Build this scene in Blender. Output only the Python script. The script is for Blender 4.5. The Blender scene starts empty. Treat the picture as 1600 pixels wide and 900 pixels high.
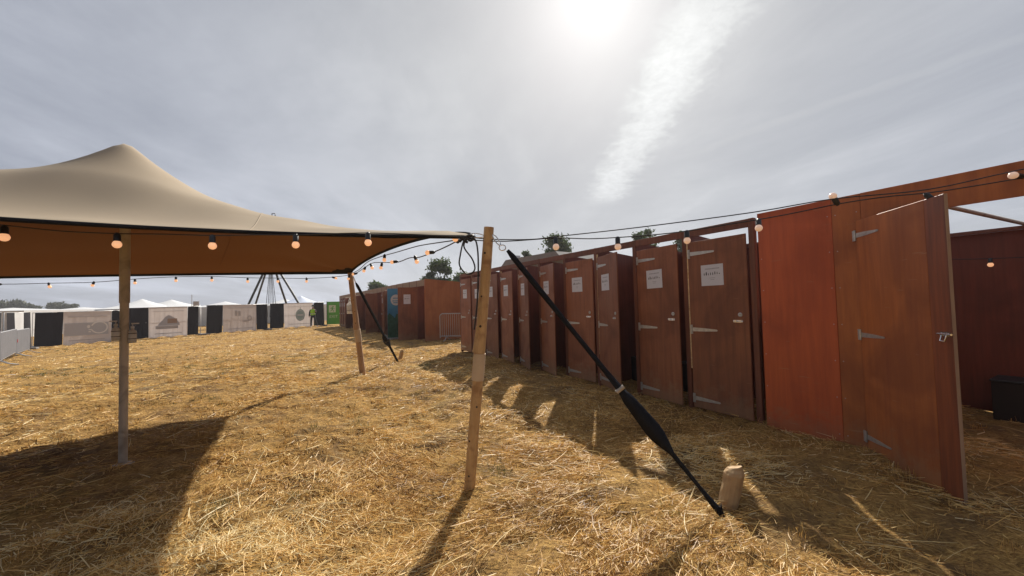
import bpy, bmesh, math, random
import numpy as np
from mathutils import Vector, Matrix
random.seed(7); rng = np.random.default_rng(7)
S = bpy.context.scene; COL = S.collection
R = math.radians

# ------------------------------------------------------------ camera, sky, sun, exposure
F0 = 600.0; HC = 472.0; ROLL = 0.025; EYE = 1.5
PITCH = math.atan((HC-450)/F0)
_R0 = Vector((1, 0, 0)); _U0 = Vector((0, -math.sin(PITCH), math.cos(PITCH))); FW = Vector((0, math.cos(PITCH), math.sin(PITCH)))
RT = _R0*math.cos(ROLL) - _U0*math.sin(ROLL); UP = _R0*math.sin(ROLL) + _U0*math.cos(ROLL)
CAM = Vector((0, 0, EYE))
cd = bpy.data.cameras.new('camera'); cam = bpy.data.objects.new('camera', cd); COL.objects.link(cam)
M4 = Matrix((RT, UP, -FW)).transposed().to_4x4(); M4.translation = CAM; cam.matrix_world = M4
cd.sensor_width = 36; cd.lens = 36*F0/1600; cd.clip_start = 0.05; cd.clip_end = 3000
S.camera = cam
S.render.resolution_x = 1024; S.render.resolution_y = 576

SUN_AZ = R(13.3); SUN_EL = R(38.8)
SD = Vector((math.sin(SUN_AZ)*math.cos(SUN_EL), math.cos(SUN_AZ)*math.cos(SUN_EL), math.sin(SUN_EL)))
sl = bpy.data.lights.new('sun', 'SUN'); sl.energy = 5.0; sl.angle = R(0.6); sl.color = (1, .93, .82)
so = bpy.data.objects.new('sun', sl); COL.objects.link(so); so.rotation_euler = SD.to_track_quat('Z', 'Y').to_euler()
S.view_settings.view_transform = 'Standard'; S.view_settings.look = 'None'
S.view_settings.exposure = 0.45; S.view_settings.gamma = 1

def build_world():
    w = bpy.data.worlds.new('World'); S.world = w; w.use_nodes = True
    nt = w.node_tree; N = nt.nodes; L = nt.links; N.clear()
    def n(t, **k):
        o = N.new(t)
        for a, b in k.items(): setattr(o, a, b)
        return o
    def math_(op, a, b=None, c=None, clamp=False):
        o = n('ShaderNodeMath', operation=op); o.use_clamp = clamp
        for i, v in enumerate((a, b, c)):
            if v is None: continue
            if isinstance(v, (int, float)): o.inputs[i].default_value = v
            else: L.new(v, o.inputs[i])
        return o.outputs[0]
    def vdot(v, c):
        o = n('ShaderNodeVectorMath', operation='DOT_PRODUCT'); L.new(v, o.inputs[0]); o.inputs[1].default_value = c; return o.outputs['Value']
    def smooth(v, a, b, lo=0., hi=1.):
        o = n('ShaderNodeMapRange', interpolation_type='SMOOTHSTEP'); L.new(v, o.inputs[0])
        for i, x in zip((1, 2, 3, 4), (a, b, lo, hi)): o.inputs[i].default_value = x
        return o.outputs[0]
    tc = n('ShaderNodeTexCoord'); D = tc.outputs['Generated']
    sky = n('ShaderNodeTexSky', sky_type='NISHITA'); sky.sun_disc = False
    sky.sun_elevation = SUN_EL; sky.sun_rotation = SUN_AZ; sky.air_density = 1.0; sky.dust_density = 2.2; sky.ozone_density = 2.0
    sep = n('ShaderNodeSeparateXYZ'); L.new(D, sep.inputs[0]); X, Y, Z = sep.outputs
    zc = math_('MAXIMUM', Z, 0.02); zc = math_('ADD', zc, .12)
    u = math_('DIVIDE', X, zc); v = math_('DIVIDE', Y, zc)
    cmb = n('ShaderNodeCombineXYZ'); L.new(u, cmb.inputs[0]); L.new(v, cmb.inputs[1]); PL = cmb.outputs[0]
    def noise(vec, scale, det=6, rough=.6, sc=(1, 1, 1), rot=0, dist=0.):
        m = n('ShaderNodeMapping'); L.new(vec, m.inputs[0]); m.inputs['Scale'].default_value = sc; m.inputs['Rotation'].default_value = (0, 0, rot)
        t = n('ShaderNodeTexNoise'); L.new(m.outputs[0], t.inputs['Vector']); t.inputs['Scale'].default_value = scale
        t.inputs['Detail'].default_value = det; t.inputs['Roughness'].default_value = rough; t.inputs['Distortion'].default_value = dist
        return t.outputs['Fac']
    ang = vdot(D, tuple(SD))                       # cosine of the angle to the sun
    g1 = math_('POWER', math_('MAXIMUM', ang, 0.0), 3.0)
    g2 = math_('POWER', math_('MAXIMUM', ang, 0.0), 26.0)
    g3 = math_('POWER', math_('MAXIMUM', ang, 0.0), 260.0)
    g4 = math_('POWER', math_('MAXIMUM', ang, 0.0), 60.0)
    # thin veil of cirrus: forward scattering makes it bright towards the sun
    n1 = noise(PL, .55, 7, .62, (1, .45, 1), R(35), .6)
    n2 = noise(PL, 2.1, 8, .62, (1, .3, 1), R(-48), .3)
    n3 = noise(PL, .9, 5, .55, (1, 1, 1), 0, .2)
    wisp = math_('ADD', smooth(n1, .36, .72, 0, .55), math_('MULTIPLY', smooth(n2, .42, .75, 0, .33), smooth(n3, .35, .65)))
    # old contrail, spread to a feathery band, and one thin streak
    def planept(px, py):
        d = (FW + RT*((px-800)/F0) - UP*((py-450)/F0)).normalized(); return Vector((d.x/(max(d.z, .02)+.12), d.y/(max(d.z, .02)+.12)))
    def band(pa, pb, w, feather, extend):
        a = planept(*pa); b = planept(*pb); e = (b-a); Ln = e.length; e.normalize(); nn = Vector((-e.y, e.x))
        s = math_('SUBTRACT', vdot(PL, (e.x, e.y, 0)), a.dot(e)); t = math_('SUBTRACT', vdot(PL, (nn.x, nn.y, 0)), a.dot(nn))
        rg = noise(PL, feather, 6, .65, (1, 1, 1), 0, .4); t2 = math_('ADD', t, math_('MULTIPLY', math_('SUBTRACT', rg, .5), w*1.6))
        m = smooth(math_('ABSOLUTE', t2), w*.15, w, 1, 0)
        ends = math_('MULTIPLY', smooth(s, -.5*Ln, .2*Ln), smooth(s, Ln*extend, Ln*(extend+.25), 1, 0))
        return math_('MULTIPLY', m, ends)
    fine = noise(PL, 26, 5, .7, (1, 1, 1), 0, .5)
    B1 = math_('MULTIPLY', band((1095, 40), (952, 300), .17, 9, .98), smooth(fine, .25, .7, .55, 1.0))
    B2 = band((1590, 60), (1150, 215), .05, 4, 1.15)
    B2 = math_('MULTIPLY', B2, .22)
    cover = math_('ADD', wisp, math_('ADD', math_('MULTIPLY', B1, .9), B2))
    hor = smooth(Z, -.02, .30, 1, 0)
    cover = math_('MINIMUM', math_('ADD', math_('MULTIPLY', cover, .35), .72), 1.0)
    # brightness of the veil (units of the sky texture, before strength)
    br = math_('ADD', math_('ADD', math_('MULTIPLY', g1, .80), math_('MULTIPLY', g2, .65)), 2.9)
    br = math_('ADD', br, math_('ADD', math_('MULTIPLY', g4, .8), math_('MULTIPLY', g3, 1.2)))
    br = math_('ADD', br, math_('MULTIPLY', hor, .70))
    br = math_('MULTIPLY', br, smooth(ang, -.7, .45, .24, 1.0))
    br = math_('MULTIPLY', br, math_('ADD', math_('MULTIPLY', wisp, .42), .88))
    br = math_('MULTIPLY', br, math_('ADD', math_('MULTIPLY', B1, .34), 1.0))
    br = math_('MULTIPLY', br, math_('ADD', math_('MULTIPLY', B2, .10), 1.0))
    cc = n('ShaderNodeCombineColor')
    blu = math_('SUBTRACT', 1.16, math_('MULTIPLY', g1, .18)); L.new(math_('MULTIPLY', br, math_('ADD', math_('MULTIPLY', g1, .05), .945)), cc.inputs[0]); L.new(br, cc.inputs[1]); L.new(math_('MULTIPLY', br, blu), cc.inputs[2])
    sk = n('ShaderNodeMix', data_type='RGBA', blend_type='MULTIPLY'); sk.inputs[0].default_value = 1
    L.new(sky.outputs[0], sk.inputs[6]); sk.inputs[7].default_value = (.24, .25, .28, 1)
    mx = n('ShaderNodeMix', data_type='RGBA'); L.new(cover, mx.inputs[0]); L.new(sk.outputs[2], mx.inputs[6]); L.new(cc.outputs[0], mx.inputs[7])
    bg = n('ShaderNodeBackground'); bg.inputs[1].default_value = .132; L.new(mx.outputs[2], bg.inputs[0])
    out = n('ShaderNodeOutputWorld'); L.new(bg.outputs[0], out.inputs[0])
build_world()

# ------------------------------------------------------------ terrain function and photo geometry
_wv = [(rng.normal()*f, rng.normal()*f, rng.uniform(0, 6.28), a) for f, a, c in ((1.1, .013, 6), (4.5, .008, 9), (13, .0048, 12)) for _ in range(c)]
def macro(x, y): return -np.clip(.016*np.maximum(0, -np.asarray(x, float)-5.5), 0, .38)
def ground(x, y):
    x = np.asarray(x, float); y = np.asarray(y, float); r = np.hypot(x, y); z = np.zeros_like(x)
    for a, b, p, k in _wv: z = z + k*np.sin(a*x+b*y+p)
    return macro(x, y) + z*np.clip((26-r)/12, 0.0, 1.0)
def ray(px, py): return FW + RT*((px-800)/F0) - UP*((py-450)/F0)
def at(px, py, depth): return CAM + ray(px, py)*depth       # depth along the optical axis
def G(px, py):
    d = ray(px, py); z = 0.
    for _ in range(12):
        t = (z-EYE)/d.z; p = CAM+d*t; z = float(macro(p.x, p.y))
    return Vector((p.x, p.y, z))
def gz(x, y): return float(ground(x, y))

# ------------------------------------------------------------ helpers
def tag(o, label=None, cat=None, group=None, kind=None):
    if label: o['label'] = label
    if cat: o['category'] = cat
    if group: o['group'] = group
    if kind: o['kind'] = kind
    return o
def empty(name, loc, rz=0., **k):
    o = bpy.data.objects.new(name, None); COL.objects.link(o); o.location = loc; o.rotation_euler = (0, 0, rz); o.empty_display_size = .1
    return tag(o, **k)
class MB:
    def __init__(s): s.v = []; s.f = []; s.m = []; s.sm = []
    def add(s, vs, fs, mi=0, smooth=False):
        b = len(s.v); s.v += [tuple(v) for v in vs]
        for f in fs: s.f.append([b+i for i in f]); s.m.append(mi); s.sm.append(smooth)
        return s
    def box(s, x0, x1, y0, y1, z0, z1, mi=0, M=None):
        vs = [Vector((x, y, z)) for z in (z0, z1) for y in (y0, y1) for x in (x0, x1)]
        if M: vs = [M @ v for v in vs]
        return s.add(vs, [(0, 2, 3, 1), (4, 5, 7, 6), (0, 1, 5, 4), (2, 6, 7, 3), (0, 4, 6, 2), (1, 3, 7, 5)], mi)
    def prism(s, pts, y0, y1, mi=0):            # outline in x,z extruded along y
        k = len(pts); vs = [(x, y0, z) for x, z in pts]+[(x, y1, z) for x, z in pts]
        fs = [tuple(range(k)), tuple(reversed(range(k, 2*k)))]+[(i, k+i, k+(i+1) % k, (i+1) % k) for i in range(k)]
        return s.add(vs, fs, mi)
    def tube(s, pts, r, n=8, mi=0, cap=True, flat=1.0):
        pts = [Vector(p) for p in pts]; rs = r if isinstance(r, (list, tuple)) else [r]*len(pts)
        vs = []; t0 = (pts[1]-pts[0]).normalized(); a = Vector((0, 0, 1)) if abs(t0.z) < .9 else Vector((1, 0, 0)); u = t0.cross(a).normalized()
        for i, p in enumerate(pts):
            t = (pts[min(i+1, len(pts)-1)]-pts[max(i-1, 0)]).normalized(); u = (u-t*u.dot(t)).normalized(); w = t.cross(u)
            for k in range(n):
                c = 2*math.pi*k/n; vs.append(p+(u*math.cos(c)+w*math.sin(c)*flat)*rs[i])
        fs = [(i*n+k, i*n+(k+1) % n, (i+1)*n+(k+1) % n, (i+1)*n+k) for i in range(len(pts)-1) for k in range(n)]
        s.add(vs, fs, mi, True)
        if cap:
            b = (len(pts)-1)*n; s.add(vs[:n], [tuple(reversed(range(n)))], mi); s.add(vs[b:], [tuple(range(n))], mi)
        return s
    def lathe(s, prof, c=(0, 0, 0), n=16, mi=0, M=None):
        vs = []; c = Vector(c)
        for r, z in prof:
            for k in range(n):
                v = Vector((r*math.cos(2*math.pi*k/n), r*math.sin(2*math.pi*k/n), z)); vs.append(c+((M @ v) if M else v))
        fs = [(i*n+k, i*n+(k+1) % n, (i+1)*n+(k+1) % n, (i+1)*n+k) for i in range(len(prof)-1) for k in range(n)]
        return s.add(vs, fs, mi, True)
    def disc(s, x, z, rx, rz, y, mi=0, n=24, inner=0., a0=0, a1=360):
        vs = []; 
        for k in range(n+1):
            a = R(a0+(a1-a0)*k/n); vs += [(x+rx*math.cos(a), y, z+rz*math.sin(a)), (x+rx*inner*math.cos(a), y, z+rz*inner*math.sin(a))]
        return s.add(vs, [(2*k, 2*k+1, 2*k+3, 2*k+2) for k in range(n)], mi)
    def build(s, name, mats, parent=None, loc=(0, 0, 0), rz=0., bevel=0.):
        me = bpy.data.meshes.new(name); me.from_pydata(s.v, [], s.f)
        for m in (mats if isinstance(mats, (list, tuple)) else [mats]): me.materials.append(m)
        me.polygons.foreach_set('material_index', s.m); me.polygons.foreach_set('use_smooth', s.sm)
        bm = bmesh.new(); bm.from_mesh(me); bmesh.ops.recalc_face_normals(bm, faces=bm.faces)
        if bevel: bmesh.ops.bevel(bm, geom=[e for e in bm.edges if len(e.link_faces) == 2 and e.calc_face_angle(0) > .6], offset=bevel, segments=1, affect='EDGES')
        bm.to_mesh(me); bm.free(); me.update()
        o = bpy.data.objects.new(name, me); COL.objects.link(o); o.parent = parent; o.location = loc; o.rotation_euler = (0, 0, rz)
        return o
def copy_tree(o, parent=None):
    c = o.copy(); COL.objects.link(c); c.parent = parent
    for ch in list(o.children): copy_tree(ch, c)
    return c
def text_into(mb, txt, x, z, size, y, mi):      # writing as real mesh in the x,z plane
    cu = bpy.data.curves.new('t', 'FONT'); cu.body = txt; cu.size = size; cu.align_x = 'CENTER'
    o = bpy.data.objects.new('t', cu); COL.objects.link(o); dg = bpy.context.evaluated_depsgraph_get(); me = bpy.data.meshes.new_from_object(o.evaluated_get(dg))
    mb.add([(x+v.co.x, y, z+v.co.y) for v in me.vertices], [tuple(p.vertices) for p in me.polygons], mi)
    bpy.data.objects.remove(o); bpy.data.meshes.remove(me); bpy.data.curves.remove(cu)

# ------------------------------------------------------------ materials
def mat(name, col, rough=.6, var=.0, scale=8., stretch=(1, 1, 1), col2=None, bump=0., metal=0., trans=0., emit=None, rnd=0., spec=.5, det=6, coat=0., stain=None, dust=0.):
    m = bpy.data.materials.new(name); m.use_nodes = True; nt = m.node_tree; N = nt.nodes; L = nt.links
    b = N['Principled BSDF']; b.inputs['Roughness'].default_value = rough; b.inputs['Metallic'].default_value = metal; b.inputs['Specular IOR Level'].default_value = spec
    b.inputs['Coat Weight'].default_value = coat
    c1 = tuple(col)+(1,); b.inputs['Base Color'].default_value = c1
    if col2 or var or bump:
        tc = N.new('ShaderNodeTexCoord'); mp = N.new('ShaderNodeMapping'); mp.inputs['Scale'].default_value = stretch
        oi = N.new('ShaderNodeObjectInfo'); ad = N.new('ShaderNodeVectorMath'); ad.operation = 'ADD'
        mu = N.new('ShaderNodeMath'); mu.operation = 'MULTIPLY'; mu.inputs[1].default_value = 37.; L.new(oi.outputs['Random'], mu.inputs[0])
        L.new(tc.outputs['Object'], ad.inputs[0]); L.new(mu.outputs[0], ad.inputs[1]); L.new(ad.outputs[0], mp.inputs[0])
        no = N.new('ShaderNodeTexNoise'); no.inputs['Scale'].default_value = scale; no.inputs['Detail'].default_value = det; no.inputs['Roughness'].default_value = .62; L.new(mp.outputs[0], no.inputs['Vector'])
        mx = N.new('ShaderNodeMix'); mx.data_type = 'RGBA'; mr = N.new('ShaderNodeMapRange'); mr.inputs[1].default_value = .3; mr.inputs[2].default_value = .7
        L.new(no.outputs['Fac'], mr.inputs[0]); L.new(mr.outputs[0], mx.inputs[0])
        c2 = tuple(col2)+(1,) if col2 else tuple(c*(1-var) for c in col)+(1,)
        mx.inputs[6].default_value = c1; mx.inputs[7].default_value = c2; last = mx.outputs[2]
        if stain:                                   # weathering blotches and scuffs with shapes of their own
            n2 = N.new('ShaderNodeTexNoise'); n2.inputs['Scale'].default_value = stain[1]; n2.inputs['Detail'].default_value = 5; n2.inputs['Distortion'].default_value = .8; L.new(ad.outputs[0], n2.inputs['Vector'])
            r2 = N.new('ShaderNodeMapRange'); r2.inputs[1].default_value = .48; r2.inputs[2].default_value = .68; r2.inputs[4].default_value = stain[2]; L.new(n2.outputs['Fac'], r2.inputs[0])
            m2 = N.new('ShaderNodeMix'); m2.data_type = 'RGBA'; L.new(r2.outputs[0], m2.inputs[0]); L.new(last, m2.inputs[6]); m2.inputs[7].default_value = tuple(stain[0])+(1,); last = m2.outputs[2]
            r3 = N.new('ShaderNodeMapRange'); r3.inputs[1].default_value = .3; r3.inputs[2].default_value = .7; r3.inputs[3].default_value = max(.05, rough-.12); r3.inputs[4].default_value = min(1, rough+.15)
            L.new(n2.outputs['Fac'], r3.inputs[0]); L.new(r3.outputs[0], b.inputs['Roughness'])
        if dust:                                    # dried mud and straw dust splashed up from the ground
            sp = N.new('ShaderNodeSeparateXYZ'); L.new(tc.outputs['Object'], sp.inputs[0]); n3 = N.new('ShaderNodeTexNoise'); n3.inputs['Scale'].default_value = 7; n3.inputs['Detail'].default_value = 8; n3.inputs['Roughness'].default_value = .75; L.new(ad.outputs[0], n3.inputs['Vector'])
            m3 = N.new('ShaderNodeMath'); m3.operation = 'MULTIPLY_ADD'; L.new(n3.outputs['Fac'], m3.inputs[0]); m3.inputs[1].default_value = -1.1; L.new(sp.outputs[2], m3.inputs[2])
            r4 = N.new('ShaderNodeMapRange'); r4.inputs[1].default_value = -.48; r4.inputs[2].default_value = -.25; r4.inputs[3].default_value = dust; r4.inputs[4].default_value = 0; L.new(m3.outputs[0], r4.inputs[0])
            m4 = N.new('ShaderNodeMix'); m4.data_type = 'RGBA'; L.new(r4.outputs[0], m4.inputs[0]); L.new(last, m4.inputs[6]); m4.inputs[7].default_value = (.30, .20, .11, 1); last = m4.outputs[2]
            # pale rubbed scratches
            mp5 = N.new('ShaderNodeMapping'); mp5.inputs['Scale'].default_value = (1, 1, 9); mp5.inputs['Rotation'].default_value = (.3, .5, .2); L.new(ad.outputs[0], mp5.inputs[0])
            n5 = N.new('ShaderNodeTexNoise'); n5.inputs['Scale'].default_value = 5; n5.inputs['Detail'].default_value = 3; L.new(mp5.outputs[0], n5.inputs['Vector'])
            r5 = N.new('ShaderNodeMapRange'); r5.inputs[1].default_value = .70; r5.inputs[2].default_value = .74; r5.inputs[4].default_value = .35; L.new(n5.outputs['Fac'], r5.inputs[0])
            m5 = N.new('ShaderNodeMix'); m5.data_type = 'RGBA'; L.new(r5.outputs[0], m5.inputs[0]); L.new(last, m5.inputs[6]); m5.inputs[7].default_value = (.42, .24, .13, 1); last = m5.outputs[2]
        if rnd:
            hs = N.new('ShaderNodeHueSaturation'); mr2 = N.new('ShaderNodeMapRange'); mr2.inputs[3].default_value = 1-rnd; mr2.inputs[4].default_value = 1+rnd
            L.new(oi.outputs['Random'], mr2.inputs[0]); L.new(mr2.outputs[0], hs.inputs['Value']); L.new(last, hs.inputs['Color']); last = hs.outputs[0]
        L.new(last, b.inputs['Base Color'])
        if bump:
            bu = N.new('ShaderNodeBump'); bu.inputs['Strength'].default_value = bump; bu.inputs['Distance'].default_value = .004; L.new(no.outputs['Fac'], bu.inputs['Height']); L.new(bu.outputs[0], b.inputs['Normal'])
    if emit: b.inputs['Emission Color'].default_value = tuple(emit[0])+(1,); b.inputs['Emission Strength'].default_value = emit[1]
    if trans:
        t = N.new('ShaderNodeBsdfTranslucent'); ms = N.new('ShaderNodeMixShader'); ms.inputs[0].default_value = trans
        if b.inputs['Base Color'].links: L.new(b.inputs['Base Color'].links[0].from_socket, t.inputs[0])
        else: t.inputs[0].default_value = c1
        L.new(b.outputs[0], ms.inputs[1]); L.new(t.outputs[0], ms.inputs[2]); L.new(ms.outputs[0], N['Material Output'].inputs[0])
    return m
GR = (14, 14, .9)
M = dict(
    door=mat('stained plywood', (.31, .108, .044), .55, scale=1.6, stretch=GR, col2=(.19, .064, .028), bump=.25, rnd=.16, stain=((.10, .034, .02), 1.7, .45), dust=.4),
    frame=mat('stained timber', (.20, .068, .036), .6, scale=1.6, stretch=GR, col2=(.12, .042, .024), bump=.3, rnd=.12),
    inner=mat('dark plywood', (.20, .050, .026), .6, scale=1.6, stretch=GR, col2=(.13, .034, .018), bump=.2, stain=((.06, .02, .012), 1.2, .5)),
    red=mat('red stained plywood', (.56, .115, .032), .5, scale=1.6, stretch=GR, col2=(.42, .080, .024), bump=.2, stain=((.24, .045, .016), 1.1, .5), dust=.3),
    brown=mat('amber stained plywood', (.50, .155, .036), .5, scale=1.5, stretch=(9, 9, .8), col2=(.30, .085, .024), bump=.2, stain=((.17, .045, .016), 1.3, .55), dust=.3),
    strip=mat('dark door shade plywood', (.29, .078, .026), .5, scale=1.6, stretch=GR, col2=(.13, .035, .016), bump=.2),  # darker tone carries the shade boundary across the wide open door
    orange=mat('orange plywood', (.42, .14, .038), .55, scale=1.4, stretch=(7, 7, .8), col2=(.32, .095, .026), bump=.15, stain=((.2, .06, .02), 1.6, .4), dust=.3),
    pale=mat('raw plywood edge', (.40, .27, .18), .7, scale=3, stretch=GR, col2=(.28, .18, .12)),
    edge=mat('sunlit gap gold', (.85, .68, .40), .6, scale=22, col2=(.45, .27, .12)),  # pale gold with the sunlight of the hinge gaps put into the colour
    zinc=mat('galvanised metal', (.62, .62, .60), .42, metal=.75, scale=30, col2=(.42, .42, .41)),
    chrome=mat('shiny steel', (.75, .75, .76), .2, metal=1.),
    steel=mat('scuffed steel', (.56, .50, .43), .6, metal=.2, scale=9, stretch=(1, 1, .3), col2=(.42, .37, .31), bump=.15, stain=((.15, .12, .09), 6, .5)),
    pole=mat('debarked pole wood', (.60, .40, .20), .65, scale=3, stretch=(10, 10, .8), col2=(.44, .27, .12), bump=.4, stain=((.20, .085, .035), 9, .55)),
    pole2=mat('weathered pole wood', (.50, .33, .21), .7, scale=3, stretch=(10, 10, .8), col2=(.36, .22, .13), bump=.4),
    wrap=mat('pale pole sleeve', (.62, .50, .36), .7, scale=4, col2=(.48, .36, .24), bump=.2),
    stake=mat('cut stake wood', (.50, .34, .17), .75, scale=2.5, stretch=(6, 6, 1.2), col2=(.38, .24, .12), bump=.4, stain=((.2, .12, .06), 7, .4)),
    black=mat('black webbing', (.010, .011, .015), .85, scale=120, col2=(.020, .021, .027), bump=.6, spec=.15),
    rubber=mat('black rubber', (.015, .015, .017), .45, scale=30, col2=(.022, .022, .024)),
    cloth=mat('black scrim', (.012, .010, .016), .9, scale=6, stretch=(4, 4, .4), col2=(.02, .017, .025), bump=.5),
    banner=mat('white printed mesh', (.66, .60, .58), .8, scale=1.5, stretch=(.4, .4, 2), col2=(.58, .52, .50), trans=.38, bump=.3),
    white=mat('white sheeting', (.78, .79, .80), .6, scale=2, col2=(.70, .71, .73), trans=.2),
    bluewhite=mat('blue grey sheeting', (.42, .48, .62), .6, scale=2, col2=(.5, .55, .66)),
    inkgrey=mat('grey print', (.45, .44, .47), .8), inkbrown=mat('brown print', (.36, .25, .19), .8), inkteal=mat('pale teal print', (.38, .50, .47), .8, scale=20, col2=(.38, .44, .43)),
    faint=mat('faint print', (.46, .42, .41), .8), inklight=mat('light print', (.72, .69, .67), .8),
    paper=mat('laminated paper', (.62, .63, .70), .35), ink=mat('black ink', (.03, .03, .05), .5), ink2=mat('soft grey ink', (.30, .30, .36), .5),
    green=mat('green exit board', (.085, .34, .035), .5, scale=3, col2=(.10, .40, .05)), cream=mat('cream print', (.62, .68, .50), .5),
    blue=mat('blue banner print', (.035, .20, .40), .5, scale=3, col2=(.10, .34, .55)), leafp=mat('green banner print', (.02, .075, .035), .5, scale=9, col2=(.05, .16, .12)),
    galv=mat('barrier metal', (.52, .52, .53), .4, metal=.5, scale=12, col2=(.42, .42, .43)),
    cover=mat('grey barrier cover', (.17, .17, .185), .7, scale=3, col2=(.13, .13, .145), bump=.2, trans=.15), redtag=mat('red tag', (.5, .03, .03), .5),
    bulb=mat('lit warm bulb', (.9, .6, .4), .3, emit=((1, .50, .25), .50)),
    plastic=mat('clear bottle plastic', (.80, .78, .75), .12, spec=.8, trans=.6), gel=mat('bottle label', (.75, .75, .76), .4, trans=.3),
    seatw=mat('white toilet seat', (.55, .55, .56), .35), bin=mat('black bin plastic', (.012, .012, .014), .5),
    skin=mat('skin', (.36, .19, .13), .6), navy=mat('dark work cloth', (.012, .013, .02), .85, scale=30, col2=(.02, .02, .03)),
    hivis=mat('high visibility yellow', (.38, .78, .03), .6, emit=None), reflect=mat('reflective tape', (.6, .6, .6), .3), grey=mat('grey roofing', (.22, .21, .20), .8, scale=4, col2=(.3, .28, .27)),
    bark=mat('bark', (.07, .05, .035), .9, scale=4, col2=(.04, .03, .02)), shoe=mat('shoe', (.25, .24, .24), .6),
)
def leafmat(name, a, b):
    return mat(name, a, .6, scale=.9, col2=b, trans=.35, det=3)
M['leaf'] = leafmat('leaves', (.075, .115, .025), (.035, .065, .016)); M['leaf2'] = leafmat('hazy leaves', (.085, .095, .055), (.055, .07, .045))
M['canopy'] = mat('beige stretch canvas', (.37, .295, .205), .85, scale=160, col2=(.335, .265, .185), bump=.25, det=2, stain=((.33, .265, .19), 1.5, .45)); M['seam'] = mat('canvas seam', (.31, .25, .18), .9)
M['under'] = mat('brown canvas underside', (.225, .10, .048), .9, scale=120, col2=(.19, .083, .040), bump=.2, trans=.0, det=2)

# ------------------------------------------------------------ ground
def ground_mat():
    m = bpy.data.materials.new('trampled straw ground'); m.use_nodes = True; nt = m.node_tree; N = nt.nodes; L = nt.links; b = N['Principled BSDF']
    b.inputs['Roughness'].default_value = .95; b.inputs['Specular IOR Level'].default_value = .15
    tc = N.new('ShaderNodeTexCoord')
    def noise(sc, st, det, rot=0, rough=.65, dist=0):
        mp = N.new('ShaderNodeMapping'); mp.inputs['Scale'].default_value = st; mp.inputs['Rotation'].default_value = (0, 0, rot); L.new(tc.outputs['Object'], mp.inputs[0])
        t = N.new('ShaderNodeTexNoise'); t.inputs['Scale'].default_value = sc; t.inputs['Detail'].default_value = det; t.inputs['Roughness'].default_value = rough; t.inputs['Distortion'].default_value = dist; L.new(mp.outputs[0], t.inputs[0]); return t.outputs['Fac']
    def ramp(f, stops):
        r = N.new('ShaderNodeValToRGB'); L.new(f, r.inputs[0]); e = r.color_ramp.elements
        while len(e) < len(stops): e.new(.5)
        for i, (p, c) in enumerate(stops): e[i].position = p; e[i].color = tuple(c)+(1,)
        return r.outputs[0]
    def mix(f, a, c):
        x = N.new('ShaderNodeMix'); x.data_type = 'RGBA'; L.new(f, x.inputs[0])
        for i, v in ((6, a), (7, c)):
            if isinstance(v, tuple): x.inputs[i].default_value = v+(1,)
            else: L.new(v, x.inputs[i])
        return x.outputs[2]
    def rng_(f, a, b_, lo=0., hi=1.):
        r = N.new('ShaderNodeMapRange'); L.new(f, r.inputs[0]); r.inputs[1].default_value = a; r.inputs[2].default_value = b_; r.inputs[3].default_value = lo; r.inputs[4].default_value = hi; return r.outputs[0]
    f1 = noise(55, (1, .25, 1), 5, .5, .75, .5); f2 = noise(60, (.25, 1, 1), 5, .9, .75, .5); mm = N.new('ShaderNodeMath'); mm.operation = 'MAXIMUM'; L.new(f1, mm.inputs[0]); L.new(f2, mm.inputs[1])
    c = ramp(mm.outputs[0], [(.40, (.13, .075, .03)), (.52, (.37, .215, .068)), (.64, (.62, .395, .130)), (.8, (.74, .51, .20))])
    soil = ramp(noise(18, (1, 1, 1), 6), [(.35, (.085, .052, .028)), (.65, (.21, .13, .065))])
    c = mix(rng_(noise(.9, (1, 1, 1), 7, 0, .7, .6), .47, .62, 0, .85), c, soil)
    c = mix(rng_(noise(.33, (1, 1, 1), 6, 0, .68, .9), .57, .70, 0, .55), c, (.15, .145, .045))
    c = mix(rng_(noise(.12, (1, 1.6, 1), 4), .45, .65, 0, .3), c, (.36, .20, .07))
    L.new(c, b.inputs['Base Color'])
    bu = N.new('ShaderNodeBump'); bu.inputs['Strength'].default_value = .9; bu.inputs['Distance'].default_value = .03; L.new(mm.outputs[0], bu.inputs['Height'])
    bu2 = N.new('ShaderNodeBump'); bu2.inputs['Strength'].default_value = .7; bu2.inputs['Distance'].default_value = .12; L.new(noise(5, (1, 1, 1), 7), bu2.inputs['Height']); L.new(bu.outputs[0], bu2.inputs['Normal'])
    L.new(bu2.outputs[0], b.inputs['Normal'])
    return m
def axis(lo, hi, st, far, k=1.13):
    a = list(np.arange(lo, hi, st)); s = st; x = hi
    while x < far: a.append(x); s *= k; x += s
    a.append(far); s = st; x = lo-st; left = []
    while x > -far: left.append(x); s *= k; x -= s
    left.append(-far); return np.array(left[::-1]+a)
def np_mesh(name, co, quads, m, smooth=True, attr=None):
    me = bpy.data.meshes.new(name); nv = len(co); nf, k = quads.shape
    me.vertices.add(nv); me.vertices.foreach_set('co', co.astype(np.float32).ravel()); me.loops.add(nf*k); me.loops.foreach_set('vertex_index', quads.astype(np.int32).ravel())
    me.polygons.add(nf); me.polygons.foreach_set('loop_start', np.arange(0, nf*k, k, dtype=np.int32)); me.polygons.foreach_set('loop_total', np.full(nf, k, dtype=np.int32))
    me.polygons.foreach_set('use_smooth', np.full(nf, smooth)); me.materials.append(m); me.update(calc_edges=True)
    if attr is not None:
        a = me.attributes.new('tone', 'FLOAT', 'POINT'); a.data.foreach_set('value', attr.astype(np.float32))
    o = bpy.data.objects.new(name, me); COL.objects.link(o); return o
xs = axis(-9, 7, .05, 1500); ys = axis(-1, 11, .05, 1500)
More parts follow.
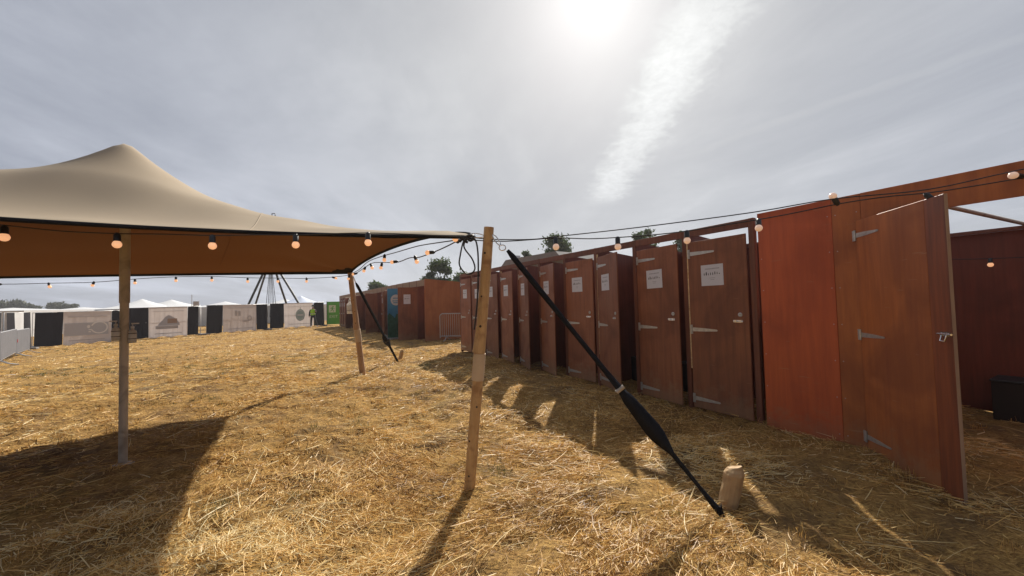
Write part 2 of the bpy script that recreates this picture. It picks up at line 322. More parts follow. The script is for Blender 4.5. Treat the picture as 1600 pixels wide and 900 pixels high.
XX, YY = np.meshgrid(xs, ys); ZZ = ground(XX, YY); nx = len(xs); ny = len(ys)
ii = (np.arange(ny-1)[:, None]*nx+np.arange(nx-1)[None, :]).ravel()
gr = np_mesh('ground', np.stack([XX.ravel(), YY.ravel(), ZZ.ravel()], 1), np.stack([ii, ii+1, ii+nx+1, ii+nx], 1), ground_mat())
tag(gr, 'dry field of trampled golden straw and brown soil around the toilets and tent', 'ground', kind='structure')

def straw_mat(name, stops, trans=.25):
    m = bpy.data.materials.new(name); m.use_nodes = True; nt = m.node_tree; N = nt.nodes; L = nt.links; b = N['Principled BSDF']
    b.inputs['Roughness'].default_value = .5; b.inputs['Specular IOR Level'].default_value = .45
    a = N.new('ShaderNodeAttribute'); a.attribute_name = 'tone'; r = N.new('ShaderNodeValToRGB'); L.new(a.outputs['Fac'], r.inputs[0]); e = r.color_ramp.elements
    while len(e) < len(stops): e.new(.5)
    for i, (p, c) in enumerate(stops): e[i].position = p; e[i].color = tuple(c)+(1,)
    L.new(r.outputs[0], b.inputs['Base Color']); t = N.new('ShaderNodeBsdfTranslucent'); L.new(r.outputs[0], t.inputs[0]); ms = N.new('ShaderNodeMixShader'); ms.inputs[0].default_value = trans
    L.new(b.outputs[0], ms.inputs[1]); L.new(t.outputs[0], ms.inputs[2]); L.new(ms.outputs[0], N['Material Output'].inputs[0]); return m
def ribbons(name, P, heading, length, width, tilt, curl, tone, m, seg=3, z0=None, roll=None):
    n = len(P); t = np.linspace(0, 1, seg+1)[None, :]                      # n x seg+1
    h = heading[:, None]+curl[:, None]*(t-.5)*1.6; ln = length[:, None]; dx = np.cos(h)*ln/seg; dy = np.sin(h)*ln/seg
    ct = np.cos(tilt)[:, None]; st = np.sin(tilt)[:, None]
    X = P[:, 0:1]+np.concatenate([np.zeros((n, 1)), np.cumsum(dx[:, :-1], 1)], 1)*ct; Y = P[:, 1:2]+np.concatenate([np.zeros((n, 1)), np.cumsum(dy[:, :-1], 1)], 1)*ct
    droop = -.35*np.abs(curl)[:, None]*t**2*ln*np.maximum(st, .1)
    Z = (z0[:, None] if z0 is not None else ground(P[:, 0], P[:, 1])[:, None])+t*ln*st+droop
    Z = np.maximum(Z, ground(X, Y)+.001) if z0 is None else Z
    rl = roll if roll is not None else rng.uniform(-1.2, 1.2, n)
    wx = -np.sin(h)*np.cos(rl)[:, None]; wy = np.cos(h)*np.cos(rl)[:, None]; wz = np.sin(rl)[:, None]*np.ones_like(h)
    ws = width[:, None]*np.concatenate([np.ones((1, seg)), [[.35]]], 1)*.5
    A = np.stack([X-wx*ws, Y-wy*ws, Z-wz*ws], 2); B = np.stack([X+wx*ws, Y+wy*ws, Z+wz*ws], 2)
    co = np.stack([A, B], 2).reshape(n*(seg+1)*2, 3); b0 = (np.arange(n)*(seg+1)*2)[:, None]+np.arange(seg)[None, :]*2; b0 = b0.ravel()
    return np_mesh(name, co, np.stack([b0, b0+1, b0+3, b0+2], 1), m, True, np.repeat(tone, (seg+1)*2))
def fieldnoise(x, y, f, seed):
    q = np.random.default_rng(seed); z = np.zeros_like(x)
    for _ in range(10): z += np.sin(q.normal()*f*x+q.normal()*f*y+q.uniform(0, 6.28))
    return z/3.2
STR = straw_mat('straw stalks', [(0, (.17, .085, .025)), (.28, (.47, .262, .072)), (.6, (.75, .475, .150)), (.85, (.84, .62, .25)), (1, (.88, .75, .44))], .32)
WEED = straw_mat('green weeds', [(0, (.05, .07, .015)), (.5, (.10, .12, .03)), (1, (.20, .19, .06))])
def sample(n, r0, r1, p, half=R(66)):             # density falls with r**-p
    q = 2-p; uu = rng.random(n); r = (r0**q+uu*(r1**q-r0**q))**(1/q); a = rng.uniform(-half, half, n)
    return np.stack([r*np.sin(a), r*np.cos(a)], 1), r
def straw(n, r0, r1, p, seg, lmul=1., wmul=1.):
    P, r = sample(n, r0, r1, p); c = fieldnoise(P[:, 0], P[:, 1], 2.2, 3)+.6*fieldnoise(P[:, 0], P[:, 1], 6., 4)
    keep = rng.random(len(P)) < np.clip(.56+.5*c, .07, 1); P = P[keep]; r = r[keep]; k = len(P)
    flow = fieldnoise(P[:, 0], P[:, 1], .8, 5)*1.3+.6; hd = np.where(rng.random(k) < .55, flow+rng.normal(0, .45, k), rng.uniform(0, 6.28, k))+np.where(rng.random(k) < .5, math.pi, 0)
    ln = (rng.gamma(1.7, .024, k)+.018)*lmul; ln = np.minimum(ln, .42)
    long_ = rng.random(k) < .045; ln = np.where(long_, rng.uniform(.12, .34, k), ln)
    wd = rng.uniform(.0018, .0052, k)*wmul*(1+np.maximum(0, r-3)/7)
    tilt = np.abs(rng.normal(0, .10, k)); up = rng.random(k) < .035; tilt = np.where(up, rng.uniform(.4, 1.2, k), tilt); ln = np.where(up, ln*.6, ln)
    tone = np.clip(rng.beta(1.6, 1.7, k)+.16*fieldnoise(P[:, 0], P[:, 1], 1.4, 8)+.12*fieldnoise(P[:, 0], P[:, 1], 5., 9), 0, 1)
    cc_ = fieldnoise(P[:, 0], P[:, 1], 2.2, 3)+.6*fieldnoise(P[:, 0], P[:, 1], 6., 4)
    tone = np.where(long_, np.clip(tone+.25, 0, 1), tone)
    o = ribbons('straw', P, hd, ln, wd, tilt, rng.normal(0, .13, k)+np.where(rng.random(k) < .12, rng.normal(0, .7, k), 0), tone, STR, seg, z0=ground(P[:, 0], P[:, 1])+rng.random(k)**1.6*.022*(1+1.3*np.maximum(cc_, 0)))
    return o
tag(straw(120000, .9, 4.2, .9, 3), 'loose pale straw stalks lying on the near ground', 'straw', kind='stuff')
tag(straw(190000, 4.0, 13., 1.5, 2, 1.15, 1.15), 'loose straw litter covering the middle of the field', 'straw', kind='stuff')
tag(straw(110000, 12., 36., 1.7, 1, 1.6, 1.5), 'straw litter thinning out towards the far fence', 'straw', kind='stuff')
def tufts(name, centres, per, hgt, mt, tone0, spread=.035, lean=.45):
    P = []; 
    for c in centres: P.append(np.array(c)[None, :]+rng.normal(0, spread, (per, 2)))
    P = np.concatenate(P); k = len(P); hs = np.repeat(rng.uniform(.5, 1.25, len(centres)), per); dist = np.hypot(P[:, 0], P[:, 1])
    return ribbons(name, P, rng.uniform(0, 6.28, k), rng.uniform(.5, 1.2, k)*hgt*hs, rng.uniform(.0016, .0034, k)*(1+np.maximum(0, dist-3)/6), np.pi/2-np.abs(rng.normal(0, lean, k)), rng.normal(0, .5, k),
                   np.clip(tone0+rng.normal(0, .2, k), 0, 1), mt, 3, z0=ground(P[:, 0], P[:, 1])-.004)
cs, _ = sample(900, 1.6, 18, 1.1)
tag(tufts('stubble', cs, 34, .075, STR, .38), 'short upright stubble tufts scattered over the field', 'stubble', kind='stuff')
wc = []
for (px, py, n_, s_) in ((590, 615, 14, .25), (345, 780, 5, .06), (330, 800, 4, .05), (455, 560, 16, .5), (350, 575, 20, .7), (240, 630, 10, .2), (330, 632, 8, .2), (130, 590, 30, 1.3), (60, 585, 30, 1.0), (1055, 808, 4, .04), (780, 735, 4, .05), (600, 555, 16, .5), (480, 765, 4, .06), (300, 560, 22, 1.2), (560, 660, 6, .2), (150, 545, 40, 1.5)):
    g_ = G(px, py)
    for _ in range(n_): wc.append((g_.x+rng.normal()*s_, g_.y+rng.normal()*s_*.8))
tag(tufts('weeds', wc, 26, .055, WEED, .5, .04, .6), 'low green weeds growing through the straw', 'weeds', kind='stuff')

# ------------------------------------------------------------ toilet rows
p1 = G(1188, 665); P0 = Vector((2.86, 4.455, 0)); rd = ray(451, 480); away = Vector((rd.x, rd.y, 0)).normalized()
RZ = math.atan2(-away.y, -away.x); PITCHX = .887; HT = 2.42
rnd_ = random.Random(3)
def notice(parent, x, z, w=.30, h=.27, tilt=0.):
    mb = MB().box(0, w, -.003, 0, 0, h)
    y = -.0045; r = random.Random(5)
    for (x0, x1, zz) in ((.20, .55, .80), (.57, .84, .805), ):    # the unreadable heading: two words of small marks
        xx = x0
        while xx < x1: 
            cw = .022+r.random()*.012; mb.add([(xx*w, y, zz*h-.006), ((xx+cw)*w, y, zz*h-.006), ((xx+cw)*w, y, zz*h+.007), (xx*w, y, zz*h+.007)], [(0, 1, 2, 3)], 2); xx += cw+.012
    for k in range(8):                                            # row of little figures
        cx = (.15+k*.098)*w; hh = (.10, .14, .085, .11, .11, .12, .10, .05)[k]*h*1.15; ww = (.028, .042, .022, .026, .026, .03, .022, .028)[k]*w*.62; zb = .50*h+(.02*h if k > 4 else 0)
        mb.add([(cx-ww, y, zb), (cx+ww, y, zb), (cx+ww*1.2, y, zb+hh*.7), (cx-ww*1.2, y, zb+hh*.7)], [(0, 1, 2, 3)], 1); mb.disc(cx, zb+hh*.86, ww*.85, hh*.16, y, 1, 10)
    for (x0, x1, zz) in ((.38, .64, .36), (.42, .6, .28)):
        mb.add([(x0*w, y, zz*h-.002), (x1*w, y, zz*h-.002), (x1*w, y, zz*h+.003), (x0*w, y, zz*h+.003)], [(0, 1, 2, 3)], 2)
    o = mb.build('notice', [M['paper'], M['ink'], M['ink2']], parent, (x, -.0215, z)); o.rotation_euler = (0, tilt, 0); return o
def hinge(parent, z, ln=.36, painted=False, mt=None):
    mb = MB().prism([(-.025, -.06), (.012, -.06), (.012, .06), (-.025, .06)], -.006, 0).prism([(.012, -.026), (ln*.55, -.02), (ln-.01, -.011), (ln, 0), (ln-.01, .011), (ln*.55, .02), (.012, .026)], -.005, 0)
    for x in (.06, .16, .27): mb.box(x*ln/.36-.005, x*ln/.36+.005, -.008, -.004, -.005, .005)
    mb.tube([(.0, -.009, -.05), (.0, -.009, .05)], .007, 8)
    return mb.build('hinge', mt or M['zinc'], parent, (.022, -.0215, z))
def door(parent, w, h, z0, ang, x, y=-.005, m='door', note=True):
    d = MB().box(0, w, -.02, 0, 0, h).build('door', M[m], parent, (x, y, z0), -ang, bevel=.002)
    for z in (h-.16, 1.03, .12): hinge(d, z)
    if note: notice(d, .20+rnd_.uniform(-.02, .02), 1.60+rnd_.uniform(-.015, .015), tilt=rnd_.uniform(-.02, .02))
    mb = MB(); Mx = Matrix.Rotation(R(90), 4, 'X'); mb.lathe([(0, 0), (.026, 0), (.026, .006), (.018, .010), (.012, .010), (.012, .004), (0, .004)], (w-.10, -.0205, 1.235), 18, 0, Mx); mb.build('lock', M['zinc'], d)
    mb = MB().box(w-.185, w-.075, -.026, -.0205, 1.142, 1.172).tube([(w-.18, -.033, 1.157), (w-.06, -.033, 1.157)], .007, 8).tube([(w-.13, -.033, 1.157), (w-.13, -.052, 1.15)], .005, 6).box(w-.16, w-.145, -.041, -.026, 1.146, 1.168).box(w-.10, w-.088, -.041, -.026, 1.146, 1.168)
    mb.build('bolt', M['chrome'], d)
    return d
def make_cubicle(pitch, ht, fascia=.10, mfas='frame', dep=1.2, m='door'):
    r = empty('toilet_cubicle', (0, 0, 0))
    MB().box(-.032, .032, -.012, .05, -.02, ht).build('post', M['frame'], r, bevel=.003)
    MB().box(.034, pitch-.034, -.010, .022, ht-fascia, ht-.002).build('rail', M[mfas], r, bevel=.002)
    MB().add([(-.009, .052, .0), (-.009, dep, .0), (-.009, dep, ht-.14), (-.009, .052, ht-.02), (.009, .052, .0), (.009, dep, .0), (.009, dep, ht-.14), (.009, .052, ht-.02)],
             [(0, 1, 2, 3), (4, 7, 6, 5), (0, 3, 7, 4), (1, 5, 6, 2), (3, 2, 6, 7), (0, 4, 5, 1)]).build('side_wall', M['inner'], r)
    MB().box(.011, pitch-.011, dep-.02, dep, 0, ht-.14).build('back_wall', M['inner'], r)
    MB().box(.011, pitch-.011, dep-.07, dep-.022, ht-.20, ht-.15).build('roof_batten', M['frame'], r)
    return r
ORD = ['first', 'second', 'third', 'fourth', 'fifth', 'sixth', 'seventh', 'eighth', 'ninth', 'tenth', 'eleventh', 'twelfth', 'thirteenth', 'fourteenth', 'fifteenth', 'sixteenth', 'seventeenth', 'eighteenth', 'nineteenth', 'twentieth', 'twenty first', 'twenty second']
def rowpt(origin, rz, x, y=0, z=0):
    return Vector((origin.x+x*math.cos(rz)-y*math.sin(rz), origin.y+x*math.sin(rz)+y*math.cos(rz), z))
def toilet(loc, rz):
    t = empty('compost_toilet', loc, rz)
    MB().box(-.39, .39, -.02, .40, 0, .44).build('box_base', M['bin'], t, bevel=.004)
    mb = MB(); mb.lathe([(.09, .445), (.20, .445), (.215, .46), (.20, .475), (.10, .475), (.09, .46), (.09, .445)], (0, .16, 0), 24); mb.build('seat', M['seatw'], t)
    MB().box(-.19, .19, .35, .38, .45, .82).build('lid', M['seatw'], t, bevel=.01)
    return t
protoA = make_cubicle(PITCHX, HT)
angA = [R(1.2), R(5.5), R(20), R(1.2), R(15), R(17), R(9), R(4), R(2.5), R(1)]
stA = ['door closed', 'door slightly ajar', 'door standing open', 'door shut behind the strap', 'door half open', 'door partly open', 'door a little open', 'door nearly closed', 'door behind the pole', 'door shut at the far end']
# hinge side of cell 0 sits PITCHX beyond the end post
for i in range(10):
    c = protoA if i == 0 else copy_tree(protoA)
    o0 = P0+away*(PITCHX*(i+1)+.05); c.location = (o0.x, o0.y, 0); c.rotation_euler = (0, 0, RZ)
    tag(c, '%s near row cubicle from the red panel, %s' % (ORD[i], stA[i]), 'toilet cubicle', 'cubicles of the near toilet row')
cubA = [o for o in COL.objects if o.name.startswith('toilet_cubicle')]
cubA.sort(key=lambda o: (o.location.xy-P0.xy).length)
for i, c in enumerate(cubA):
    door(c, .775, 2.20, .045, angA[i], .062)
    if i == 0: MB().box(PITCHX-.032, PITCHX+.032, -.012, .05, -.02, HT).build('post', M['frame'], c, bevel=.003)
    if i in (0, 2): MB().box(.034, .059, -.009, .003, .55, HT-.12).build('sun_sliver_strip', M['edge'], c)  # bright strip painted in for sun showing through the hinge gap
    if i == 6: MB().box(.034, .055, -.009, .003, .5, HT-.12).build('sun_sliver_strip', M['edge'], c)  # sunlit hinge gap painted as a pale strip here too
e = cubA[-1]
for i in (1, 2, 4, 5, 6):
    c = cubA[i]; lp = rowpt(c.location, RZ, PITCHX/2, .76); t = toilet((lp.x, lp.y, .0), RZ)
    tag(t, 'black compost toilet with white seat inside the %s cubicle of the near row' % ORD[i], 'toilet', 'compost toilets inside the open cubicles')
for i in (2, 5):
    c = cubA[i]; lp = rowpt(c.location, RZ, .60, 1.14, 1.12)
    o = MB().box(-.2, .22, -.16, .036, 0, .42).box(-.12, .14, -.175, -.16, .05, .30).build('waste_sack', M['bin'], None, lp, RZ, bevel=.02)
    tag(o, 'black sack hanging on the back wall of the %s cubicle in the near row' % ORD[i], 'sack', 'black sacks hung in the cubicles')

# right-hand enclosure with the wide open door
EX0 = P0-away*.03
en = empty('washroom_enclosure', (EX0.x, EX0.y, 0), RZ, label='reddish plywood enclosure at right with its wide door swung open', cat='enclosure')
MB().box(0, .700, -.02, 0, -.01, 2.45).build('front_panel', M['red'], en, bevel=.002)['label'] = 'bright red stained plywood panel'
MB().box(.703, .925, -.02, 0, -.01, 2.45).build('front_panel', M['brown'], en, bevel=.002)['label'] = 'amber brown plywood panel beside the door'
MB().box(.927, 2.65, -.018, .0, 2.19, 2.452).build('fascia', M['brown'], en, bevel=.002)
MB().box(2.05, 3.2, -.02, 0, -.01, 2.188).build('front_panel', M['brown'], en, bevel=.002)
MB().box(2.652, 3.2, -.018, .0, 2.19, 2.452).build('fascia', M['strip'], en, bevel=.002)
MB().box(0, 3.2, 2.80, 2.82, 0, 2.21).build('back_wall', M['inner'], en)
MB().box(0, .02, .002, 2.798, 0, 2.38).build('side_wall', M['inner'], en)
MB().box(3.18, 3.2, .002, 2.798, 0, 2.38).build('side_wall', M['inner'], en)
MB().box(0, 3.2, 2.74, 2.798, 2.21, 2.25).build('top_plate', M['frame'], en)
for xx in (1.52, 2.6):
    MB().tube([(xx-.25, .02, 2.32), (xx+.02, 2.78, 2.27)], .024, 4).build('roof_strut', M['steel'], en)
MB().box(.03, .07, .004, .05, 0, 2.4).build('post', M['frame'], en); MB().box(.88, .92, .004, .05, 0, 2.4).build('post', M['frame'], en)
for xs_, m_ in ((.03, 'front_panel'), (.67, 'front_panel'), (.735, 'front_panel'), (.90, 'front_panel')):
    mb = MB()
    for k in range(7): z = .12+k*.36; mb.tube([(xs_+.004*math.sin(k*5), -.0225, z), (xs_+.004*math.sin(k*5), -.0195, z)], .0045, 8)
    mb.build('screws', M['zinc'], en)
dE = MB().box(0, .80, -.022, 0, 0, 2.17).build('door', M['brown'], en, (.90, -.022, .02), -R(43.2), bevel=.002); dE['label'] = 'wide amber plywood door swung open'
MB().box(.802, .975, -.022, 0, 0, 2.17).build('shade_strip', M['strip'], dE, bevel=.002)  # shade on the outer part of the door, put into a darker colour
MB().box(.976, .979, -.021, -.001, 0, 2.17).build('raw_edge', M['pale'], dE)
for z in (2.03, 1.09, .14):
    mb = MB().box(-.055, -.003, -.030, -.0225, -.05, .05); mb.tube([(.0, -.03, -.05), (.0, -.03, .05)], .009, 8); mb.prism([(.006, -.022), (.15, -.018), (.30, -.008), (.31, 0), (.30, .008), (.15, .018), (.006, .022)], -.027, -.0225)
    mb.build('hinge', M['zinc'], dE, (.004, 0, z))
MB().box(.88, .96, -.029, -.0225, 1.16, 1.19).tube([(.87, -.037, 1.175), (.985, -.037, 1.175)], .008, 8).tube([(.90, -.032, 1.17), (.90, -.045, 1.125), (.94, -.045, 1.125), (.94, -.032, 1.17)], .005, 6).build('latch', M['chrome'], dE)
bx = G(1552, 655); lb = MB().box(0, 1.7, 0, .55, 0, .44, 0).box(-.012, 1.712, -.012, .56, .442, .462).build('storage_box', M['bin'], None, (bx.x, bx.y, .0), RZ, bevel=.006)
tag(lb, 'low black box against the back wall inside the enclosure', 'box')

# far row
S2 = G(665, 533); E2 = G(531, 509.5); aw2 = (E2-S2); LEN2 = aw2.xy.length; aw2 = Vector((aw2.x, aw2.y, 0)).normalized(); RZ2 = math.atan2(-aw2.y, -aw2.x); NC = int(LEN2/.92); P2 = LEN2/NC
protoB = make_cubicle(P2, 2.52, .26, 'pale', 1.8)
openB = {0: 88, 1: 4, 3: 12, 4: 40, 6: 8, 7: 62, 9: 10, 11: 50, 13: 6, 15: 35}
rowB = []
for i in range(NC):
    c = protoB if i == 0 else copy_tree(protoB); rowB.append(c)
    o0 = S2+aw2*(P2*(i+1)); z = float(macro(o0.x, o0.y)); c.location = (o0.x, o0.y, z); c.rotation_euler = (0, 0, RZ2)
    st = 'door closed'; a = openB.get(i, 2)
    if a > 5: st = 'door slightly open'
    if a > 30: st = 'door swung open'
    if i == 1: st = 'blue banner before it'
    tag(c, '%s far row cubicle from the orange end wall, %s' % (ORD[min(i, len(ORD)-1)], st), 'toilet cubicle', 'cubicles of the far toilet row')
for i, c in enumerate(rowB): door(c, P2-.10, 2.2, .03, R(openB.get(i, 2)), .05)
c = rowB[0]
fd = [k for k in c.children if k.name.startswith('door')][0]; nt_ = notice(fd, .60, 1.50, .30, .40); nt_.rotation_euler = (0, 0, math.pi); nt_.location.y = .0015
MB().box(P2-.032, P2+.032, -.012, .05, -.02, 2.52).build('post', M['orange'], c)
MB().add([(P2+.034, -.012, 0), (P2+.034, 2.5, 0), (P2+.034, 2.5, 2.36), (P2+.034, -.012, 2.54), (P2+.052, -.012, 0), (P2+.052, 2.5, 0), (P2+.052, 2.5, 2.36), (P2+.052, -.012, 2.54)],
         [(0, 1, 2, 3), (4, 7, 6, 5), (0, 3, 7, 4), (1, 5, 6, 2), (3, 2, 6, 7), (0, 4, 5, 1)]).build('end_wall', M['orange'], c)['label'] = 'broad orange plywood end wall'
lp = rowpt(c.location, RZ2, P2*.55, .5); t = toilet((lp.x, lp.y, c.location.z), RZ2); tag(t, 'black compost toilet with white seat beside the orange end wall', 'toilet', 'compost toilets inside the open cubicles')
# blue banner hung from the second open door
c = rowB[1]; bp = rowpt(c.location, RZ2, .0, -.22); th = RZ2-R(84)
bn = empty('pull_up_banner', (bp.x, bp.y, c.location.z), th, label='tall blue and green banner with a white disc standing between far cubicle doors', cat='banner')
# local x runs outwards from the row, its printed face (-y) towards the camera
mb = MB().box(0, .80, -.01, 0, .08, 2.22)
mb.build('banner_sheet', M['blue'], bn)
sh = bn.children[0]
mb = MB(); pts = [(0, .08), (.8, .08)] + [(.8-.8*k/10, 1.05+.10*math.sin(k*1.3)+.05*math.sin(k*2.9)) for k in range(11)]
mb.add([(x, (.003), z) for x, z in pts], [tuple(range(len(pts)))]); mb.build('green_print', M['leafp'], sh)
mb = MB().disc(.42, 1.72, .24, .24, (.003), 0, 28)
for a_, b_, zz in ((.32, .56, 1.80), (.30, .46, 1.68), (.48, .58, 1.68), (.34, .54, 1.60)): mb.add([(a_, (.006), zz-.018), (b_, (.006), zz-.018), (b_, (.006), zz+.018), (a_, (.006), zz+.018)], [(0, 1, 2, 3)], 1)
mb.build('white_disc', [M['inklight'], M['blue']], sh)
MB().box(-.02, .82, -.07, .06, 0, .075).build('base', M['galv'], bn, bevel=.01)

# grey roof with a small vent behind the near row
rp = CAM+ray(832, 400)*16; gzr = 0
hb = empty('site_cabin', (rp.x, rp.y+1, 0), RZ+.1, label='low grey roofed cabin with a vent behind the near toilet row', cat='cabin')
MB().box(-2, 2, 0, 3, 0, 3.15).build('wall', M['grey'], hb); MB().prism([(-2.2, 3.15), (2.2, 3.15), (1.8, 3.5), (-1.7, 3.5)], -.2, 3.2).build('roof', M['grey'], hb)
MB().box(-1.75, -1.45, .2, .5, 3.51, 3.72).build('vent', M['galv'], hb)

# ------------------------------------------------------------ stretch tent
A = at(741, 371, 3.12); B = at(549, 427, 8.08); Cc = Vector((-8.6, 5.0, 2.0)); Dd = Vector((-5.25, .15, 2.1)); PK = at(197, 229, 3.80)
cen = (A+B+Cc+Dd)/4
def edge_curve(p, q, bow, rise):
    ch = q-p; nrm = Vector((-ch.y, ch.x, 0)).normalized(); nrm = nrm if nrm.dot(cen-(p+q)/2) > 0 else -nrm
    return lambda t: p.lerp(q, t)+nrm*(bow*4*t*(1-t)) + Vector((0, 0, rise*min(1, math.sin(math.pi*t)**.55)))
AB = edge_curve(A, B, -.06, .21); DC = edge_curve(Dd, Cc, .3, .1); AD = edge_curve(A, Dd, .78, .02); BC = edge_curve(B, Cc, .45, -.02)
def tent(u, v):                                # u: A->D side, v: A->B side
    a = AD(u); b = BC(u); c = AB(v); d = DC(v)
    p = a*(1-v)+b*v+c*(1-u)+d*u-(A*(1-u)*(1-v)+Dd*u*(1-v)+B*(1-u)*v+Cc*u*v)
    e = min(u, 1-u, v, 1-v); f = min(1, e/.22); f = f*f*(3-2*f)
    base = .14*(16*u*v*(1-u)*(1-v))**.6
    r = math.hypot(p.x-PK.x, p.y-PK.y); pk = 0
    h = PK.z-2.36
    pk += (h+.02)*(math.exp(-math.sqrt(r*r+.0035)/.70)*1.085)
    r2 = math.hypot(p.x+5.4, p.y-2.9); pk = max(pk, 0)+.34*math.exp(-(r2/1.0)**2)
    z = p.z+(base+pk)*f
    z += .004*math.sin(7*u*9+3*v)*f
    # drag folds running in from the corners and along the front hem
    for Q, sg in ((A, 1.1), (B, 1.0), (Dd, 1.0)):
        dx = p.x-Q.x; dy = p.y-Q.y; rr = math.hypot(dx, dy); z += .016*math.sin(13*math.atan2(dy, dx))*math.exp(-((rr-.7)/sg)**2)*min(1, rr/.3)*min(1, e/.02+.15)
    z += .010*math.sin(46*u+5*v)*math.exp(-v/.05)
    return Vector((p.x, p.y, z))
NU = 90; grid = [[tent(i/NU, j/NU) for j in range(NU+1)] for i in range(NU+1)]
te = empty('stretch_tent', (PK.x, PK.y, 0), label='beige stretch canopy with one high peak over the left of the field', cat='tent')
def tl(p): return p-Vector((PK.x, PK.y, 0))
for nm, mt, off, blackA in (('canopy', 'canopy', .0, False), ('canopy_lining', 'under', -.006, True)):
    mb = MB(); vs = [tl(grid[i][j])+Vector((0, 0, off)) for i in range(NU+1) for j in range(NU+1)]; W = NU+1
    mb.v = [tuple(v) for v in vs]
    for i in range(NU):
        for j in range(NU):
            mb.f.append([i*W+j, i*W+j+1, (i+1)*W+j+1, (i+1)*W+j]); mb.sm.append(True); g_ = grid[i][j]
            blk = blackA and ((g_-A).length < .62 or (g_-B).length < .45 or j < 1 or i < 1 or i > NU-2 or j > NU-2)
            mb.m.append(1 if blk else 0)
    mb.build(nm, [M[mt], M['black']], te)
for fn in (AB, BC, DC, AD):
    pts = [tl(fn(k/60)) for k in range(61)]; MB().tube(pts, .016, 6).build('hem', M['black'], te)
MB().lathe([(0, .012), (.02, .008), (.045, -.01), (.065, -.035)], tl(PK)+Vector((0, 0, -.0)), 14).build('peak_cap', M['canopy'], te)
# straps / ribs on the lining
def lining(u0, v0, u1, v1, nm, m_, r=.004):
    pts = [tl(tent(u0+(u1-u0)*k/30, v0+(v1-v0)*k/30))-Vector((0, 0, .010)) for k in range(31)]; return MB().tube(pts, r, 5).build(nm, m_, te)
def topseam(u0, v0, u1, v1):
    pts = [tl(tent(u0+(u1-u0)*k/60, v0+(v1-v0)*k/60))+Vector((0, 0, .0005)) for k in range(61)]; MB().tube(pts, .0045, 4).build('seam', M['seam'], te)
topseam(.27, .006, .27, .99); topseam(.66, .006, .66, .99)
lining(.62, .03, .52, .5, 'seam', M['under'], .005); lining(.30, .03, .36, .9, 'seam', M['under'], .005)

# poles
st = G(192, 725); stp = MB(); top = Vector((PK.x, PK.y, PK.z-.02)); base = Vector((st.x, st.y, gz(st.x, st.y)-.03))
MB()
o = empty('steel_tent_pole', (base.x, base.y, base.z), label='grey steel pole holding up the tent peak, two bottles strapped to it', cat='pole')
lt = lambda p: Vector(p)-base
MB().tube([(0, 0, 0), lt(base.lerp(top, .52))], .034, 16).build('lower_tube', M['steel'], o)
MB().tube([lt(base.lerp(top, .515)), lt(top)], .040, 16).build('upper_tube', M['steel'], o)
MB().lathe([(.0, 0), (.085, 0), (.085, .02), (.05, .035), (0, .035)], (0, 0, .01), 16).build('base_plate', M['steel'], o)
def wood_pole(b, t, r0, r1, m, label, seed, sleeve=None, n=12):
    q = random.Random(seed); o = empty('wooden_tent_pole', (b.x, b.y, b.z), label=label, cat='pole', group='wooden poles at the tent corners'); K = 14
    pts = []; rs = []
    for k in range(K+1):
        f = k/K; p = (t-b)*f; pts.append(p+Vector((q.uniform(-.0015, .0015), q.uniform(-.0015, .0015), 0))*(1 if 0 < k < K else 0)); rs.append((r0+(r1-r0)*f)*(1+q.uniform(-.03, .03)))
    mb = MB().tube(pts, rs, n)
    mb.build('shaft', m, o)
    kn = MB(); view = (CAM-(b+t)/2).normalized(); sd = (t-b).normalized().cross(view)
    for f in (.07, .2, .33, .52, .63, .74, .90):
        a = q.uniform(-.8, .8); dr = (view*math.cos(a)+sd*math.sin(a)).normalized(); rr = r0+(r1-r0)*f; c0 = (t-b)*f+dr*(rr*.93)
        kn.tube([c0-dr*.006, c0+dr*.005], [.014*q.uniform(.7, 1.2), .008], 8)
    kn.build('knots', M['bark'], o)
    if sleeve:
        f0, f1 = sleeve; MB().tube([(t-b)*f0, (t-b)*f1], [r0*1.13, r0*1.10], 14).build('sleeve', M['wrap'], o)
        MB().tube([(t-b)*(f1+.004), (t-b)*(f1+.10)], [r0*1.10, r0*.72], 10).build('splice_shoulder', m, o, loc=(-.012, 0, 0))
    return o
b1 = G(733, 757); b1.z = gz(b1.x, b1.y)-.03; t1 = at(764, 355, 3.12)
wood_pole(b1, t1, .046, .041, M['pole'], 'near pale wooden tent pole with a sleeve joint, leaning right', 4, (.43, .53))
b2 = G(567, 588); b2.z = gz(b2.x, b2.y)-.03; t2 = at(547, 426, 8.02)
wood_pole(b2, t2, .062, .052, M['pole2'], 'far thin wooden tent pole with one white bottle strapped to it', 5, (.34, .46))
for nm, P_, off in (('back left', Cc, (-.5, -.2)), ('front left', Dd, (-.3, -.5))):
    bb = Vector((P_.x+off[0]*.3, P_.y+off[1]*.3, gz(P_.x, P_.y)-.03)); wood_pole(bb, P_+Vector((0, 0, .06)), .05, .045, M['pole2'], 'wooden tent pole at the %s corner of the canopy' % nm, 6+len(nm))

